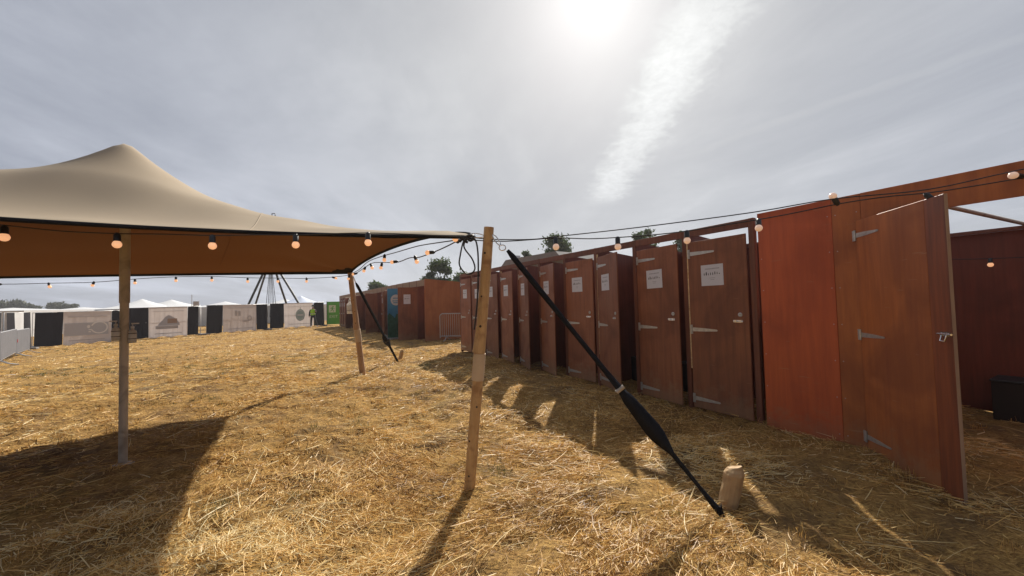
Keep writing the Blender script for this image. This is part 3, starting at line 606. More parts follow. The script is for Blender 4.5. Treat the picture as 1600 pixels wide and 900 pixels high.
# sanitiser bottles
def bottle(p, rz, label, s=1., par=None):
    o = empty('sanitiser_bottle', p, rz, label=label, cat='bottle', group='pump bottles strapped to the tent poles')
    MB().lathe([(0, 0), (.034*s, 0), (.036*s, .008*s), (.036*s, .12*s), (.030*s, .14*s), (.014*s, .152*s), (.014*s, .17*s), (0, .17*s)], (0, 0, 0), 16).build('body', M['plastic'], o)
    MB().lathe([(.0368*s, .03*s), (.0368*s, .10*s)], (0, 0, 0), 16).build('label_band', M['gel'], o)
    MB().lathe([(0, .17*s), (.016*s, .17*s), (.016*s, .19*s), (.006*s, .192*s), (.006*s, .22*s), (0, .22*s)], (0, 0, 0), 10).box(-.055*s, .010*s, -.008*s, .008*s, .215*s, .228*s).build('pump', M['gel'], o)
    for z in (.045, .105): MB().lathe([(.0375*s, z*s), (.0385*s, z*s+.002), (.0375*s, z*s+.006)], (0, 0, 0), 16).build('strap', M['rubber'], o)
ax = (top-base); 
def onpole(b, t, z): return b+(t-b)*((z-b.z)/(t.z-b.z))
pc = onpole(base, top, 1.24); vd = (CAM-pc); vd.z = 0; vd.normalize(); sdv = Vector((-vd.y, vd.x, 0))
for s_, lab, dz in ((-1, 'left one of two clear pump bottles strapped to the steel pole', .0), (1, 'right one of two clear pump bottles strapped to the steel pole, set lower', -.03)):
    q = pc+sdv*(s_*.058)+vd*.022; bottle((q.x, q.y, 1.22+dz), math.atan2(sdv.y, sdv.x)+(math.pi if s_ > 0 else 0), lab, .86)
pc2 = onpole(b2, t2, 1.36); q = pc2+Vector((-.10, -.03, 0)); bottle((q.x, q.y, 1.34), 0, 'white pump bottle strapped to the thin far wooden pole', 1.55)

# guy straps and stakes
def strap(p, q, prof, label, facing=None, sag=.0):
    o = empty('guy_strap', q, label=label, cat='strap', group='black guy straps of the tent')
    p = Vector(p)-Vector(q); K = len(prof); vs = []; d = -p.normalized(); w = d.cross((CAM-Vector(q)).normalized()).normalized(); nn = d.cross(w)
    for f, wd, th in prof:
        c0 = p*(1-f)-Vector((0, 0, sag*4*f*(1-f)))
        for (a, b) in ((-1, 0), (0, -1), (1, 0), (0, 1)): vs.append(c0+w*(a*wd/2)+nn*(b*th/2))
    fs = [(i*4+k, i*4+(k+1) % 4, (i+1)*4+(k+1) % 4, (i+1)*4+k) for i in range(K-1) for k in range(4)]
    MB().add(vs, fs, 0, True).build('webbing', M['black'], o); return o, p, w, nn
anc = G(1131, 806); anc.z = gz(anc.x, anc.y)+.0
ctop = t1+Vector((.03, -.045, -.06)); s0 = at(793, 391, 3.02)
st_o, pp, w, nn = strap(s0, anc, [(0, .026, .008), (.025, .044, .008), (.14, .046, .006), (.32, .036, .006), (.48, .038, .006), (.555, .052, .008), (.57, .060, .026), (.59, .085, .026), (.63, .098, .016), (.70, .118, .014), (.725, .110, .014), (.755, .075, .014), (.785, .034, .010), (.90, .026, .008), (.965, .044, .014), (1, .04, .018)],
                         'long black strap from the near pole down to the stake, with a wide pad')
MB().tube([pp*(1-.555)+w*.035, pp*(1-.555)-w*.035], .016, 10).build('ratchet', M['steel'], st_o)
MB().tube([pp*.03-w*.02, pp*.0+Vector((.0, 0, -.02)), pp*.0+w*.02+Vector((0, 0, .10)), pp*.02-w*.01+Vector((0, 0, -.06))], .010, 8).build('anchor_loop', M['black'], st_o)
# steel ring + snap hook
def ringpts(c0, u, v, ru, rv, n=18): return [c0+u*(ru*math.cos(2*math.pi*k/n))+v*(rv*math.sin(2*math.pi*k/n)) for k in range(n+1)]
rc = at(785, 387, 3.03)-anc; MB().tube(ringpts(rc, Vector((1, 0, 0)), Vector((0, 0, 1)), .026, .022), .0045, 6).build('ring', M['chrome'], st_o)
hk = at(776, 375, 3.04)-anc; dd = (at(781, 382, 3.04)-at(770, 366, 3.05)).normalized(); ee = Vector((dd.z, 0, -dd.x))
MB().tube(ringpts(hk, dd, ee, .052, .014), .005, 6).build('snap_hook', M['chrome'], st_o)
def stake(p, label, r, h, lean):
    o = MB(); q = random.Random(9); hs = [-.1, .0, .12, .25, .4, .55, .7, .82, .9, .96, 1.0]; n = 14; vs = []
    for f in hs:
        base_r = r*(1.0 if f < .85 else (1.0-(f-.85)*2.6))*(1+.02*math.sin(f*9))
        for k in range(n): a = 2*math.pi*k/n; rr = base_r*(1+.05*math.sin(3*a+1)+.035*q.uniform(-1, 1)); vs.append((rr*math.cos(a)+lean.x*max(f, 0), rr*math.sin(a)+lean.y*max(f, 0), h*f if f < 1 else h*(1+.05*math.cos(a+1))))
    o.add(vs, [(i_*n+k, i_*n+(k+1) % n, (i_+1)*n+(k+1) % n, (i_+1)*n+k) for i_ in range(len(hs)-1) for k in range(n)]+[tuple(range((len(hs)-1)*n, len(hs)*n))], 0, False)
    o = o.build('wooden_stake', M['stake'], None, p); return tag(o, label, 'stake', 'wooden ground stakes of the tent')
sp = G(1138, 790); stake((sp.x, sp.y, gz(sp.x, sp.y)), 'thick pale round topped stake at the foot of the long black strap', .066, .26, Vector((.065, .0, 0)))
anc2 = G(622, 565); anc2.z = gz(anc2.x, anc2.y)
s2, pp, w, nn = strap(at(556, 442, 8.0), anc2, [(0, .03, .01), (.03, .06, .01), (.60, .055, .01), (.62, .12, .06), (.70, .15, .07), (.74, .09, .03), (.76, .06, .012), (1, .055, .012)], 'shorter black strap with ratchet beside the far wooden pole')
MB().tube([pp*(1-.68)+w*.08, pp*(1-.68)-w*.08], .035, 10).build('ratchet', M['rubber'], s2)
MB().tube([at(552, 432, 8.0)-anc2, at(556, 442, 8.0)-anc2], .012, 6).build('snap_hook', M['chrome'], s2)
sp2 = G(625, 561); stake((sp2.x, sp2.y, gz(sp2.x, sp2.y)), 'small brown stake where the far black strap ends', .055, .26, Vector((.06, 0, 0)))

# hanging rope loops at the near corner
def cat_(p, q, sag, n=14): return [Vector(p).lerp(Vector(q), k/n)-Vector((0, 0, sag*4*(k/n)*(1-k/n))) for k in range(n+1)]
def pxline(pts, d): return [at(x, y, d) for x, y in pts]
def smoothp(pts, n=6):
    out = []; P = [pts[0]]+list(pts)+[pts[-1]]
    for i in range(1, len(P)-2):
        for k in range(n):
            t = k/n; a, b, c, d = P[i-1], P[i], P[i+1], P[i+2]; out.append(.5*((2*b)+(c-a)*t+(2*a-5*b+4*c-d)*t*t+(3*b-a-3*c+d)*t**3))
    out.append(P[-2]); return out
o = MB(); o.tube(smoothp(pxline([(731, 372), (724, 378), (719, 400), (718, 414), (726, 426), (735, 428), (742, 420), (738, 405), (727, 390), (725, 382), (729, 372)], 3.05)), .0062, 7)
o.tube(smoothp(pxline([(728, 375), (738, 372), (744, 378), (747, 400), (747, 440), (745, 480), (741, 515)], 3.08)), .0068, 7)
o.tube(smoothp(pxline([(718, 378), (726, 370), (735, 376), (740, 370), (733, 368), (724, 374), (731, 379)], 3.07)), .011, 7)
o = o.build('hanging_rope', M['rubber']); tag(o, 'black rope looped and dangling from the tent corner at the near pole', 'rope')
hk = at(745, 368, 3.1); cb = MB().tube(ringpts(hk, (RT+Vector((0, 0, -.08))).normalized(), UP, .058, .016), .0045, 6).build('carabiner', M['chrome']); tag(cb, 'steel carabiner joining the tent corner to the near pole', 'carabiner')

# ------------------------------------------------------------ festoon strings
_h = MB().lathe([(0, .006), (.011, .006), (.012, -.002), (.019, -.008), (.0195, -.048), (.021, -.052), (.0, -.052)], (0, 0, 0), 14); HOLD = _h.build('lamp_holder', M['rubber']); HM = HOLD.data; bpy.data.objects.remove(HOLD)
prof = [(0.012, -.050), (.020, -.056)]+[(.026*math.sin(a), -.075+.026*math.cos(a)) for a in [R(48+k*12) for k in range(12)]]
_b = MB().lathe(prof, (0, 0, 0), 16); BULB = _b.build('bulb', M['bulb']); BMm = BULB.data; bpy.data.objects.remove(BULB)
BMp = BMm.copy(); BMp.materials[0] = mat('dim pale bulb', (.85, .72, .66), .25, emit=((1, .58, .36), .22))
def festoon(label, path, bulbs, r=.004, bm_=None):
    """path: list of points; bulbs: list of (point, direction)"""
    root = empty('festoon_string', path[0], label=label, cat='string lights', group='festoon light strings')
    MB().tube([p-path[0] for p in path], r, 6).build('cable', M['rubber'], root)
    for p, d in bulbs:
        hd = bpy.data.objects.new('lamp_holder', HM); COL.objects.link(hd); hd.parent = root; hd.location = p-path[0]; hd.rotation_euler = Vector(d).normalized().to_track_quat('-Z', 'Y').to_euler()
        bb = bpy.data.objects.new('bulb', bm_ or BMm); COL.objects.link(bb); bb.parent = hd
    return root
dn = (0, 0, -1)
def dA(x): return 2.50+(3.08-2.50)*(x/745)
def mk(pxs, dfun): return [at(x, y, dfun(x)) for x, y in pxs]
festoon('string of large lit bulbs under the front edge of the tent', smoothp(mk([(-240, 330), (-120, 341), (7, 352), (95, 361), (183, 365), (260, 366), (332, 368), (400, 367), (462, 367), (520, 365), (575, 364), (640, 366), (700, 369), (738, 372)], dA), 4),
        [(at(x, y, dA(x)), dd_) for x, y, dd_ in ((-150, 340, dn), (7, 353, dn), (183, 365, dn), (332, 368, dn), (462, 367, dn), (575, 364, dn))])
dB = lambda x: 6.9+(8.0-6.9)*(x/545)
festoon('string of small bulbs behind the tent along its far edge', smoothp(mk([(-120, 441), (0, 444), (76, 442.5), (147, 441), (211, 436), (275, 432.5), (331, 432), (387, 434), (434, 434.5), (479, 435), (519, 433), (545, 430)], dB), 4),
        [(at(x, y, dB(x)), dd_) for x, y, dd_ in ((2, 444, (-1, 0, -.1)), (76, 442, (.3, 0, -1)), (147, 440, (-.4, 0, -1)), (211, 436, dn), (275, 432.5, dn), (331, 432, dn), (387, 434, dn), (434, 434, dn), (479, 434, dn), (519, 433, (.9, .4, -.3)))], .006)
dC = lambda x: 8.0+(3.1-8.0)*((x-545)/(738-545))**.62 if x > 545 else 8.0
festoon('string of bulbs crossing the gap between the two wooden poles', smoothp(mk([(545, 430), (556, 427), (570, 418), (582, 411), (598, 410), (620, 410), (640, 403), (655, 402), (680, 393), (700, 384), (718, 375), (736, 371)], dC), 4),
        [(at(x, y, dC(x)), dd_) for x, y, dd_ in ((546, 430, (-.3, 0, -1)), (558, 427, (-1, 0, -.2)), (571, 417, (-.4, 0, -1)), (579, 412, (.35, 0, -1)), (597, 411, (-.25, 0, -1)), (621, 408.5, (-1, 0, -.1)), (648, 400, (.35, 0, -1)), (679, 394, (-1, 0, -.05)), (716, 378, (-.2, -.9, .2)))], .006)
festoon('second cable with loops between the two wooden poles above the bulbs', smoothp(mk([(545, 429), (560, 422), (575, 409), (595, 401), (620, 394), (640, 388), (660, 383), (700, 377), (736, 372)], dC), 4), [(at(601, 398, 5.2), (0, -.2, -1))], .006)
dR = lambda x: 3.10-(x-770)/830*.3
festoon('string of bulbs running right from the near pole over the cubicles', smoothp(mk([(736, 375), (790, 377), (868, 372), (920, 373), (965, 371), (1020, 367), (1073, 361), (1130, 352), (1185, 343), (1240, 333), (1308, 319), (1380, 308), (1453, 301), (1520, 291), (1592, 279), (1700, 262), (1900, 225)], dR), 4),
        [(at(x, y, dR(x)), dd_) for x, y, dd_ in ((868, 372, (.0, -.2, -1)), (965, 371, dn), (1073, 361, dn), (1185, 343, (-.2, -.3, -1)), (1309, 320, (-.3, .2, 1)), (1446, 303, (.6, -.2, -.8)), (1599, 276, (-1, 0, .15)), (1800, 250, dn))], .0045, BMp)
festoon('plain upper cable running right from the near pole without bulbs', smoothp(mk([(738, 371), (770, 374), (830, 374), (875, 369), (1000, 355), (1175, 332), (1300, 311), (1450, 296), (1600, 264), (1900, 205)], dR), 4), [], .0045)
w1 = rowpt(EX0, RZ, .6, 2.7, 1.86); w2 = rowpt(EX0, RZ, 3.1, 2.7, 1.92); cpts = cat_(w1, w2, .05)
pb = at(1547, 404, 4.62)
festoon('short string with one lit bulb on the back wall inside the enclosure', [w1]+[at(1480, 405, 4.9), at(1515, 405, 4.75), pb, at(1600, 402, 4.4), w2], [(pb, dn)], .005)

# ------------------------------------------------------------ barriers
def barrier(p0, p1, label, covered=False, footside=1):
    d = Vector((p1.x-p0.x, p1.y-p0.y, 0)); L_ = d.length; rz = math.atan2(d.y, d.x)
    o = empty('crowd_barrier', (p0.x, p0.y, float(macro(p0.x, p0.y))), rz, label=label, cat='barrier', group='metal crowd barriers')
    r = .10; MB().tube([(0, 0, .12), (0, 0, 1.0), (.03, 0, 1.07), (r, 0, 1.1), (L_-r, 0, 1.1), (L_-.03, 0, 1.07), (L_, 0, 1.0), (L_, 0, .12)], .019, 8).tube([(0, 0, .20), (L_, 0, .20)], .017, 8).build('frame', M['galv'], o)
    mb = MB()
    for k in range(1, 20): mb.tube([(L_*k/20, 0, .20), (L_*k/20, 0, 1.1)], .008, 5, cap=False)
    mb.build('bars', M['galv'], o)
    for x in (.28, L_-.28): MB().tube([(x, -.38*1, .02), (x, -.20, .07), (x, 0, .20), (x, .20, .07), (x, .38, .02)], .017, 6).build('foot', M['galv'], o)
    if covered:
        MB().box(.02, L_-.02, -.028, -.022, .22, 1.10).build('cover', M['cover'], o)
    return o
bps = [G(45, 553.5), G(24, 560), G(-2, 574), G(-45, 596)]
labs = ['far end one of the grey covered barriers at the left edge', 'middle one of the grey covered barriers at the left edge', 'nearest of the grey covered barriers at the left edge']
for i in range(3): barrier(bps[i+1], bps[i], labs[i], True)
mt_ = MB().box(0, .05, -.005, .005, 0, .12).build('red_tag', M['redtag'], None, (0, 0, 0)); 
bq = COL.objects['crowd_barrier']; mt_.parent = bq; mt_.location = (.05, -.035, .62)
ga = G(688, 533); gb = ga+Vector((1.75, -.35, 0)); barrier(ga, gb, 'bare metal barrier closing the gap between the two toilet rows')

# ------------------------------------------------------------ fence with banners
def fence(pa, pb, H, parts, label, logo=None):
    a = G(*pa); b = G(*pb); d = Vector((b.x-a.x, b.y-a.y, 0)); L_ = d.length; rz = math.atan2(d.y, d.x)
    o = empty('fence_panel', (a.x, a.y, a.z), rz, label=label, cat='fence', group='fence panels hung with banners'); dz = b.z-a.z
    MB().tube([(.02, 0, 0), (.02, 0, H), (L_-.02, 0, H+dz), (L_-.02, 0, dz)], .021, 6).tube([(.02, 0, .12), (L_-.02, 0, .12+dz)], .017, 6).tube([(.02, 0, H*.52), (L_-.02, 0, H*.52+dz)], .012, 6).build('frame', M['galv'], o)
    mb = MB(); n_ = int(L_/.22)
    for k in range(1, n_): x = L_*k/n_; mb.tube([(x, 0, .1+dz*x/L_), (x, 0, H+dz*x/L_)], .004, 3, cap=False)
    mb.build('wires', M['galv'], o)
    for x in (0, L_): MB().box(x-.12, x+.12, -.32, .32, dz*x/L_-.01, dz*x/L_+.10).build('foot_block', M['grey'], o, bevel=.02)
    for kind, f0, f1 in parts:
        x0 = L_*f0; x1 = L_*f1; K = max(2, int((x1-x0)/.12)); vs = []; q = random.Random(int(x0*100)+7)
        ph = q.uniform(0, 6); am = .035 if kind == 'black' else .012
        for k in range(K+1):
            x = x0+(x1-x0)*k/K; y = -.05-am*(math.sin(k*1.9+ph)+.5*math.sin(k*.7)); lo = .05+dz*x/L_+(.05*math.sin(k*.9+ph) if kind != 'black' else .02*math.sin(k)); hi = H+.02+dz*x/L_-(.03*abs(math.sin(k*.35+ph)))
            for j in range(5): vs.append((x+(.06*(j/4-.5)*math.sin(ph) if k in (0, K) else 0), y*(1-.5*(j/4)), lo+(hi-lo)*j/4))
        fs = [(k*5+j, (k+1)*5+j, (k+1)*5+j+1, k*5+j+1) for k in range(K) for j in range(4)]
        cl = MB().add(vs, fs, 0, True).build('scrim' if kind == 'black' else 'banner', M['cloth'] if kind == 'black' else (M['white'] if kind == 'white' else M['banner']), o)
        if kind == 'banner' and logo: logo(cl, x0, x1, H)
    return o
def rect(mb, x0, x1, z0, z1, y, mi=0): mb.add([(x0, y, z0), (x1, y, z0), (x1, y, z1), (x0, y, z1)], [(0, 1, 2, 3)], mi)
def logo1(cl, x0, x1, H):
    mb = MB(); w_ = x1-x0; rect(mb, x0+.02*w_, x0+.93*w_, .28*H, .66*H, -.075, 0); mb.disc(x0+.73*w_, .50*H, .19*w_, .19*H, -.079, 1, 30, .82, -160, 160); rect(mb, x0+.50*w_, x0+.55*w_, .36*H, .40*H, -.079, 1); rect(mb, x0+.50*w_, x0+.57*w_, .43*H, .46*H, -.079, 1); mb.disc(x0+.5*w_, .54*H, .035*w_, .05*H, -.079, 1)
    for a_, b_ in ((.1, .85), (.08, .9)): rect(mb, x0+a_*w_, x0+b_*w_, (.13 if a_ == .1 else .84)*H, (.15 if a_ == .1 else .86)*H, -.077, 2)
    mb.build('print', [M['inkgrey'], M['inklight'], M['faint']], cl)
def logo2(cl, x0, x1, H):
    mb = MB(); w_ = x1-x0; pts = [(.22, .41), (.27, .50), (.34, .58), (.42, .70), (.50, .75), (.57, .71), (.64, .66), (.72, .58), (.78, .48), (.80, .41)]; mb.add([(x0+a_*w_, -.075, b_*H) for a_, b_ in pts], [tuple(range(len(pts)))], 3)
    rect(mb, x0+.47*w_, x0+.72*w_, .48*H, .63*H, -.079, 1); rect(mb, x0+.17*w_, x0+.75*w_, .30*H, .40*H, -.078, 0); rect(mb, x0+.19*w_, x0+.73*w_, .32*H, .38*H, -.081, 2)
    rect(mb, x0+.15*w_, x0+.85*w_, .14*H, .16*H, -.078, 2); rect(mb, x0+.1*w_, x0+.9*w_, .87*H, .885*H, -.078, 2); mb.build('print', [M['inkgrey'], M['inkbrown'], M['faint'], M['inkgrey']], cl)
def logo3(cl, x0, x1, H):
    mb = MB(); w_ = x1-x0; rect(mb, x0+.33*w_, x0+.40*w_, .60*H, .80*H, -.075); rect(mb, x0+.43*w_, x0+.50*w_, .60*H, .78*H, -.075); mb.disc(x0+.78*w_, .50*H, .07*w_, .10*H, -.075, 0, 20, .6); mb.disc(x0+.66*w_, .40*H, .10*w_, .03*H, -.076)
    rect(mb, x0+.12*w_, x0+.88*w_, .13*H, .15*H, -.075); rect(mb, x0+.12*w_, x0+.88*w_, .88*H, .895*H, -.075); mb.build('print', M['faint'], cl)
def logo4(cl, x0, x1, H):
    mb = MB(); w_ = x1-x0; mb.disc(x0+.54*w_, .52*H, .16*w_, .24*H, -.075, 0, 28); mb.disc(x0+.54*w_, .52*H, .13*w_, .195*H, -.078, 1, 28, .9); rect(mb, x0+.44*w_, x0+.64*w_, .49*H, .55*H, -.080, 1); mb.disc(x0+.54*w_, .80*H, .012*w_, .05*H, -.075, 0)
    rect(mb, x0+.15*w_, x0+.95*w_, .15*H, .17*H, -.075, 2); rect(mb, x0+.05*w_, x0+.95*w_, .86*H, .87*H, -.075, 2); mb.build('print', [M['inkteal'], M['inklight'], M['faint']], cl)
fence((49, 544.5), (194, 532.5), 1.88, [('black', .02, .30), ('banner', .302, .835), ('black', .838, .99)], 'leftmost straight fence panel, white banner with a grey block and a pale ellipse', logo1)
fence((196, 532), (314, 523.5), 2.02, [('black', .01, .28), ('banner', .282, .80), ('black', .803, .96)], 'fence panel behind the steel pole, banner with a grey hill and brown lettering block', logo2)
fence((322, 523), (418, 515), 2.06, [('black', .0, .24), ('banner', .243, .79), ('black', .795, 1.)], 'fence panel below the tent, plain white banner with faint print', logo3)
fence((422, 514.5), (507, 509), 2.08, [('black', .0, .24), ('banner', .243, .78), ('black', .79, .99)], 'fence panel behind the guard, banner with a pale teal disc', logo4)
fence((4, 551), (46, 546), 1.9, [('black', .12, .36), ('white', .37, .72), ('black', .74, .98)], 'fence panel at the far left corner with white sheet between black scrims')
fence((-110, 566), (1, 552), 1.9, [('black', .5, .98), ('banner', .1, .49)], 'fence panel cut by the left edge, mostly black scrim')

# exit board
ep = G(519.5, 508); eo = empty('exit_board', (ep.x, ep.y, ep.z), R(20), label='tall green exit board with a running figure at the end of the far row', cat='sign')
bd = MB().box(-.42, .75, -.03, .0, .08, 2.12).build('board', M['green'], eo, bevel=.008)
MB().box(-.47, -.42, -.04, .02, 0, 2.16).build('black_post', M['rubber'], eo)
mb = MB(); rect(mb, -.28, .28, 1.15, 1.80, -.034, 0); y = -.037
mb.disc(.06, 1.68, .055, .055, y, 1, 14)
for pts in ([(-.06, 1.60), (.06, 1.62), (.04, 1.42), (-.06, 1.40)], [(.04, 1.60), (.18, 1.50), (.16, 1.46), (.03, 1.54)], [(-.05, 1.60), (-.17, 1.52), (-.15, 1.48), (-.04, 1.54)], [(-.06, 1.42), (.03, 1.42), (-.02, 1.30), (-.18, 1.24), (-.19, 1.28), (-.07, 1.33)], [(.0, 1.42), (.05, 1.42), (.14, 1.30), (.12, 1.20), (.08, 1.20), (.09, 1.29)]):
    mb.add([(x, y, z) for x, z in pts], [tuple(range(len(pts)))], 1)
mb.build('pictogram', [M['cream'], M['green']], bd)
mb = MB(); text_into(mb, 'EXIT', .10, .66, .34, -.036, 0); mb.build('lettering', M['cream'], bd)

# ------------------------------------------------------------ guard
def skinned(name, pts, edges, rad, m, parent, sub=2, rootv=0):
    me = bpy.data.meshes.new(name); me.from_pydata([tuple(p) for p in pts], edges, []); o = bpy.data.objects.new(name, me); COL.objects.link(o); o.parent = parent
    bpy.context.view_layer.objects.active = o
    md = o.modifiers.new('skin', 'SKIN'); md.use_smooth_shade = True; md.branch_smoothing = .5
    for i, r in enumerate(rad): me.skin_vertices[0].data[i].radius = r if isinstance(r, tuple) else (r, r)
    for i in range(len(pts)): me.skin_vertices[0].data[i].use_root = (i == rootv)
    s_ = o.modifiers.new('sub', 'SUBSURF'); s_.levels = sub; s_.render_levels = sub; me.materials.append(m); return o
gp = G(489, 511.5); gd = empty('person', (gp.x, gp.y, gp.z), R(12), label='person in black cap, yellow vest and dark trousers walking along the fence', cat='person')
J = [(0, 0, .98), (0, 0, 1.14), (0, .0, 1.30), (0, .0, 1.46), (.01, -.01, 1.56), (.02, -.02, 1.70),       # pelvis..head
     (-.19, .0, 1.44), (-.26, .03, 1.17), (-.27, -.06, .92), (-.27, -.10, .83), (.18, .0, 1.44), (.25, -.10, 1.20), (.28, -.30, 1.30), (.29, -.37, 1.34),
     (-.09, .0, .93), (-.14, .02, .50), (-.16, .06, .09), (-.19, -.09, .035), (.10, .0, .93), (.22, -.06, .52), (.34, .02, .10), (.40, -.10, .04)]
Ed = [(0, 1), (1, 2), (2, 3), (3, 4), (4, 5), (3, 6), (6, 7), (7, 8), (8, 9), (3, 10), (10, 11), (11, 12), (12, 13), (0, 14), (14, 15), (15, 16), (16, 17), (0, 18), (18, 19), (19, 20), (20, 21)]
Rd = [(.15, .11), (.14, .10), (.15, .105), (.13, .09), .055, .095, .06, .045, .032, .03, .06, .045, .032, .03, .085, .06, .042, .04, .085, .06, .042, .04]
skinned('body', J, Ed, Rd, M['skin'], gd)
def sub(idx, grow): 
    mp = {k: i for i, k in enumerate(idx)}; return [J[k] for k in idx], [(mp[a], mp[b]) for a, b in Ed if a in mp and b in mp], [tuple(c+grow for c in (Rd[k] if isinstance(Rd[k], tuple) else (Rd[k], Rd[k]))) for k in idx]
p, e_, r_ = sub([0, 14, 15, 16, 18, 19, 20], .018); skinned('trousers', p, e_, r_, M['navy'], gd)
p, e_, r_ = sub([1, 2, 3, 6, 7, 8, 10, 11, 12], .015); skinned('jacket', p, e_, r_, M['navy'], gd)
v_ = MB().lathe([(.165, .0), (.175, .15), (.18, .30), (.165, .44), (.10, .50)], (0, 0, 1.0), 20, 0, Matrix.Diagonal((1.08, .80, 1, 1))); ve = v_.build('vest', M['hivis'], gd)
MB().lathe([(.181, .10), (.183, .15)], (0, 0, 1.0), 20, 0, Matrix.Diagonal((1.08, .80, 1, 1))).build('reflective_band', M['reflect'], ve)
MB().lathe([(.105, -.02), (.112, .02), (.10, .08), (.05, .12), (0, .13)], (.02, -.02, 1.74), 16).box(-.05, .09, -.22, -.10, 1.73, 1.745).build('cap', M['navy'], gd)
for k in (16, 20): x, y, _ = J[k]; MB().tube([(x, y+.05, .05), (x-.01, y-.08, .05), (x-.02, y-.18, .035)], [.05, .05, .03], 10).build('shoe', M['shoe'], gd)

# ------------------------------------------------------------ beyond the fence
def marquee(px, py_top, depth, w_, m, label, eav=2.2):
    p = CAM+ray(px, 478)*depth; h = (CAM+ray(px, py_top)*depth).z; z0 = float(macro(p.x, p.y)); n_ = 10; vs = []
    o = empty('marquee', (p.x, p.y, z0), random.Random(px).uniform(-.3, .3), label=label, cat='marquee', group='white marquees beyond the fence'); mb = MB()
    for j in range(n_+1):
        f = j/n_; s_ = (1-f)*w_/2; zz = eav+(h-eav-z0)*(f**1.7)
        for a_, b_ in ((-1, -1), (1, -1), (1, 1), (-1, 1)): vs.append((a_*s_, b_*s_, zz))
    mb.add(vs, [(j*4+k, j*4+(k+1) % 4, (j+1)*4+(k+1) % 4, (j+1)*4+k) for j in range(n_) for k in range(4)], 0, True); mb.build('roof', m, o)
    MB().box(-w_/2, w_/2, -w_/2, w_/2, .0, eav-.01).build('wall', M['white'], o)
marquee(222, 467, 42, 5.5, M['white'], 'white peaked marquee directly behind the steel pole'); marquee(268, 468, 45, 6, M['white'], 'white peaked marquee right of the steel pole')
marquee(352, 471, 48, 6, M['white'], 'low white marquee left of the tall frame'); marquee(470, 462, 50, 5, M['bluewhite'], 'blue grey roofed marquee above the guard')
marquee(445, 467, 52, 5.5, M['white'], 'small white marquee under the tall frame'); marquee(20, 481, 34, 7, M['white'], 'white marquee at the far left'); marquee(130, 480, 40, 5, M['white'], 'white marquee behind the grey block banner')
sp = CAM+ray(305, 478)*40; so_ = empty('site_sign', (sp.x, sp.y, -.3), label='small grey sign on a thin post above the fence', cat='sign')
MB().tube([(-.35, 0, 0), (-.35, 0, 3.4)], .03, 6).build('post', M['galv'], so_); MB().box(-.2, .4, -.03, .03, 2.2, 2.7).build('panel', M['inkgrey'], so_)
# tall four-legged frame
dF = 42.; apx = CAM+ray(423, 402)*dF; hookp = CAM+ray(425, 338)*dF; fr = empty('tall_frame', (apx.x, apx.y, -.3), label='tall black four legged frame with a mast and stay lines beyond the fence', cat='frame')
lf = lambda p: Vector(p)-Vector((apx.x, apx.y, -.3))
for px, py, dpt in ((390, 472, 40.5), (401, 470, 44.5), (446, 470, 44.5), (465, 471, 40.5)):
    f_ = CAM+ray(px, py)*dpt; a_ = Vector((apx.x, apx.y, apx.z)); dirr = (f_-a_); k = (a_.z+.3)/(a_.z-f_.z); foot = a_+dirr*k; MB().tube([lf(a_), lf(foot)], .11, 8).build('leg', M['rubber'], fr)
MB().tube([lf(apx), lf(hookp)], .05, 8).build('mast', M['rubber'], fr)
hx = lf(hookp); MB().tube([hx, hx+Vector((0, 0, .3)), hx+Vector((.35, 0, .3)), hx+Vector((.35, 0, 0))], .05, 6).build('hook', M['rubber'], fr)
for px in (414, 418, 421.5, 426, 429, 433):
    f_ = CAM+ray(px, 472)*dF; MB().tube([lf(apx), lf(Vector((f_.x, f_.y, .5)))], .028, 5).build('stay_line', M['rubber'], fr)

# ------------------------------------------------------------ trees
def tree(name, base, h, rx, label, n, leaf, m='leaf', seed=1, crown0=.28, group='trees beyond the site', cat='tree'):
    q = np.random.default_rng(seed); o = empty(name, base, label=label, cat=cat, group=group); mb = MB(); pr = random.Random(seed)
    mb.tube([(0, 0, -.3), (pr.uniform(-.1, .1), 0, h*.3), (pr.uniform(-.3, .3), 0, h*.72)], [h*.035, h*.026, h*.008], 8)
    cl = []
    for k in range(26):
        a = pr.uniform(0, 6.28); zz = pr.uniform(crown0+.04, .93); env = math.sin(min(1, max(.05, (zz-crown0)/(1-crown0)))*math.pi)**.55; rr = rx*env*pr.uniform(.35, .95)
        c = (rr*math.cos(a), rr*math.sin(a), zz*h); cl.append((c, pr.uniform(.16, .34)*rx*1.25))
        if k < 12: mb.tube([(0, 0, zz*h*.62), (c[0]*.5, c[1]*.5, zz*h*.85), c], [h*.011, h*.007, h*.003], 5)
    mb.build('trunk', M['bark'], o)
    per = n//len(cl); C = np.concatenate([np.array(c)[None]+q.normal(0, 1, (per, 3))*r*np.array([.62, .62, .5]) for c, r in cl]); k = len(C)
    u = q.normal(0, 1, (k, 3)); u /= np.linalg.norm(u, axis=1)[:, None]; w = q.normal(0, 1, (k, 3)); w -= u*(u*w).sum(1)[:, None]; w /= np.linalg.norm(w, axis=1)[:, None]; s_ = leaf*q.uniform(.6, 1.4, k)[:, None]
    co = np.stack([C-u*s_, C-w*s_*.5, C+u*s_, C+w*s_*.5], 1).reshape(-1, 3); f = np.arange(k)[:, None]*4+np.arange(4)[None]
    cr = np_mesh('crown', co, f, M[m], False); cr.parent = o; return o
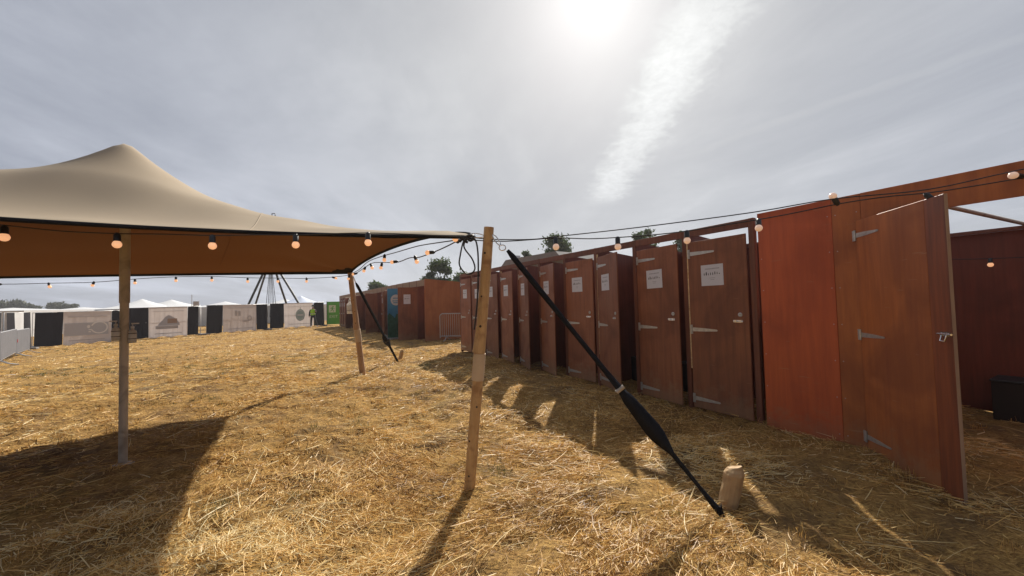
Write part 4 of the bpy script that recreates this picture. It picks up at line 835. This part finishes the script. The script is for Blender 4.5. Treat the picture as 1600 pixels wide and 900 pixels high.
def tree_at(px, ytop, depth, wpx, *a, **k):
    p = CAM+ray(px, 478)*depth; ht = (CAM+ray(px, ytop)*depth).z; z0 = float(macro(p.x, p.y)); return tree('tree', (p.x, p.y, z0), ht-z0, wpx/600*depth/2, *a, **k)
tree_at(690, 406, 42, 46, 'dense green tree rising over the orange end wall', 9000, .16, seed=3, crown0=.12)
tree_at(722, 424, 44, 44, 'darker green tree half hidden behind the far end of the near row', 7000, .17, seed=4, crown0=.12)
tree_at(871, 364, 46, 46, 'round dark tree showing above the middle of the near row', 9000, .18, seed=5)
tree_at(822, 388, 50, 22, 'small tree tip above the near row beside the long strap', 4000, .18, seed=6)
tree_at(1011, 350, 40, 38, 'loose leaved tree above the second and third cubicles', 3600, .17, seed=7)
tree_at(1072, 358, 42, 30, 'low tree top just over the rail above the first cubicle', 2600, .17, seed=8)
tree_at(592, 440, 60, 34, 'low tree showing over the middle of the far row', 5000, .22, seed=9, crown0=.1)
for i, (px, yt, wp, lab) in enumerate(((2, 471, 26, 'hazy tree cut by the left edge of the view'), (26, 470, 22, 'broad hazy tree behind the left corner of the fence'), (42, 476, 20, 'smaller hazy tree next to the broad one on the left'), (62, 479, 14, 'tiny hazy tree left of the grey block banner'),
                                       (86, 474, 22, 'rounded hazy tree above the grey block banner'), (102, 477, 18, 'squat hazy tree above the grey block banner'), (115, 476, 13, 'narrow hazy tree above the pale ellipse'), (127, 481, 14, 'lowest hazy tree beside the steel pole'))):
    tree_at(px, yt, 125, wp, lab, 2600, .38, m='leaf2', seed=20+i, crown0=.08, group='distant trees on the left skyline')

# ------------------------------------------------------------ haze
hm = bpy.data.materials.new('dusty summer haze'); hm.use_nodes = True; nt = hm.node_tree; nt.nodes.clear(); vo = nt.nodes.new('ShaderNodeVolumePrincipled'); vo.inputs['Color'].default_value = (.86, .88, .92, 1); vo.inputs['Density'].default_value = .0009; vo.inputs['Anisotropy'].default_value = .15
oo = nt.nodes.new('ShaderNodeOutputMaterial'); nt.links.new(vo.outputs[0], oo.inputs['Volume'])
hz = MB().box(-160, 160, -30, 180, -2.2, 16).build('haze', hm); tag(hz, 'thin dusty summer haze over the whole site', 'haze', kind='stuff')
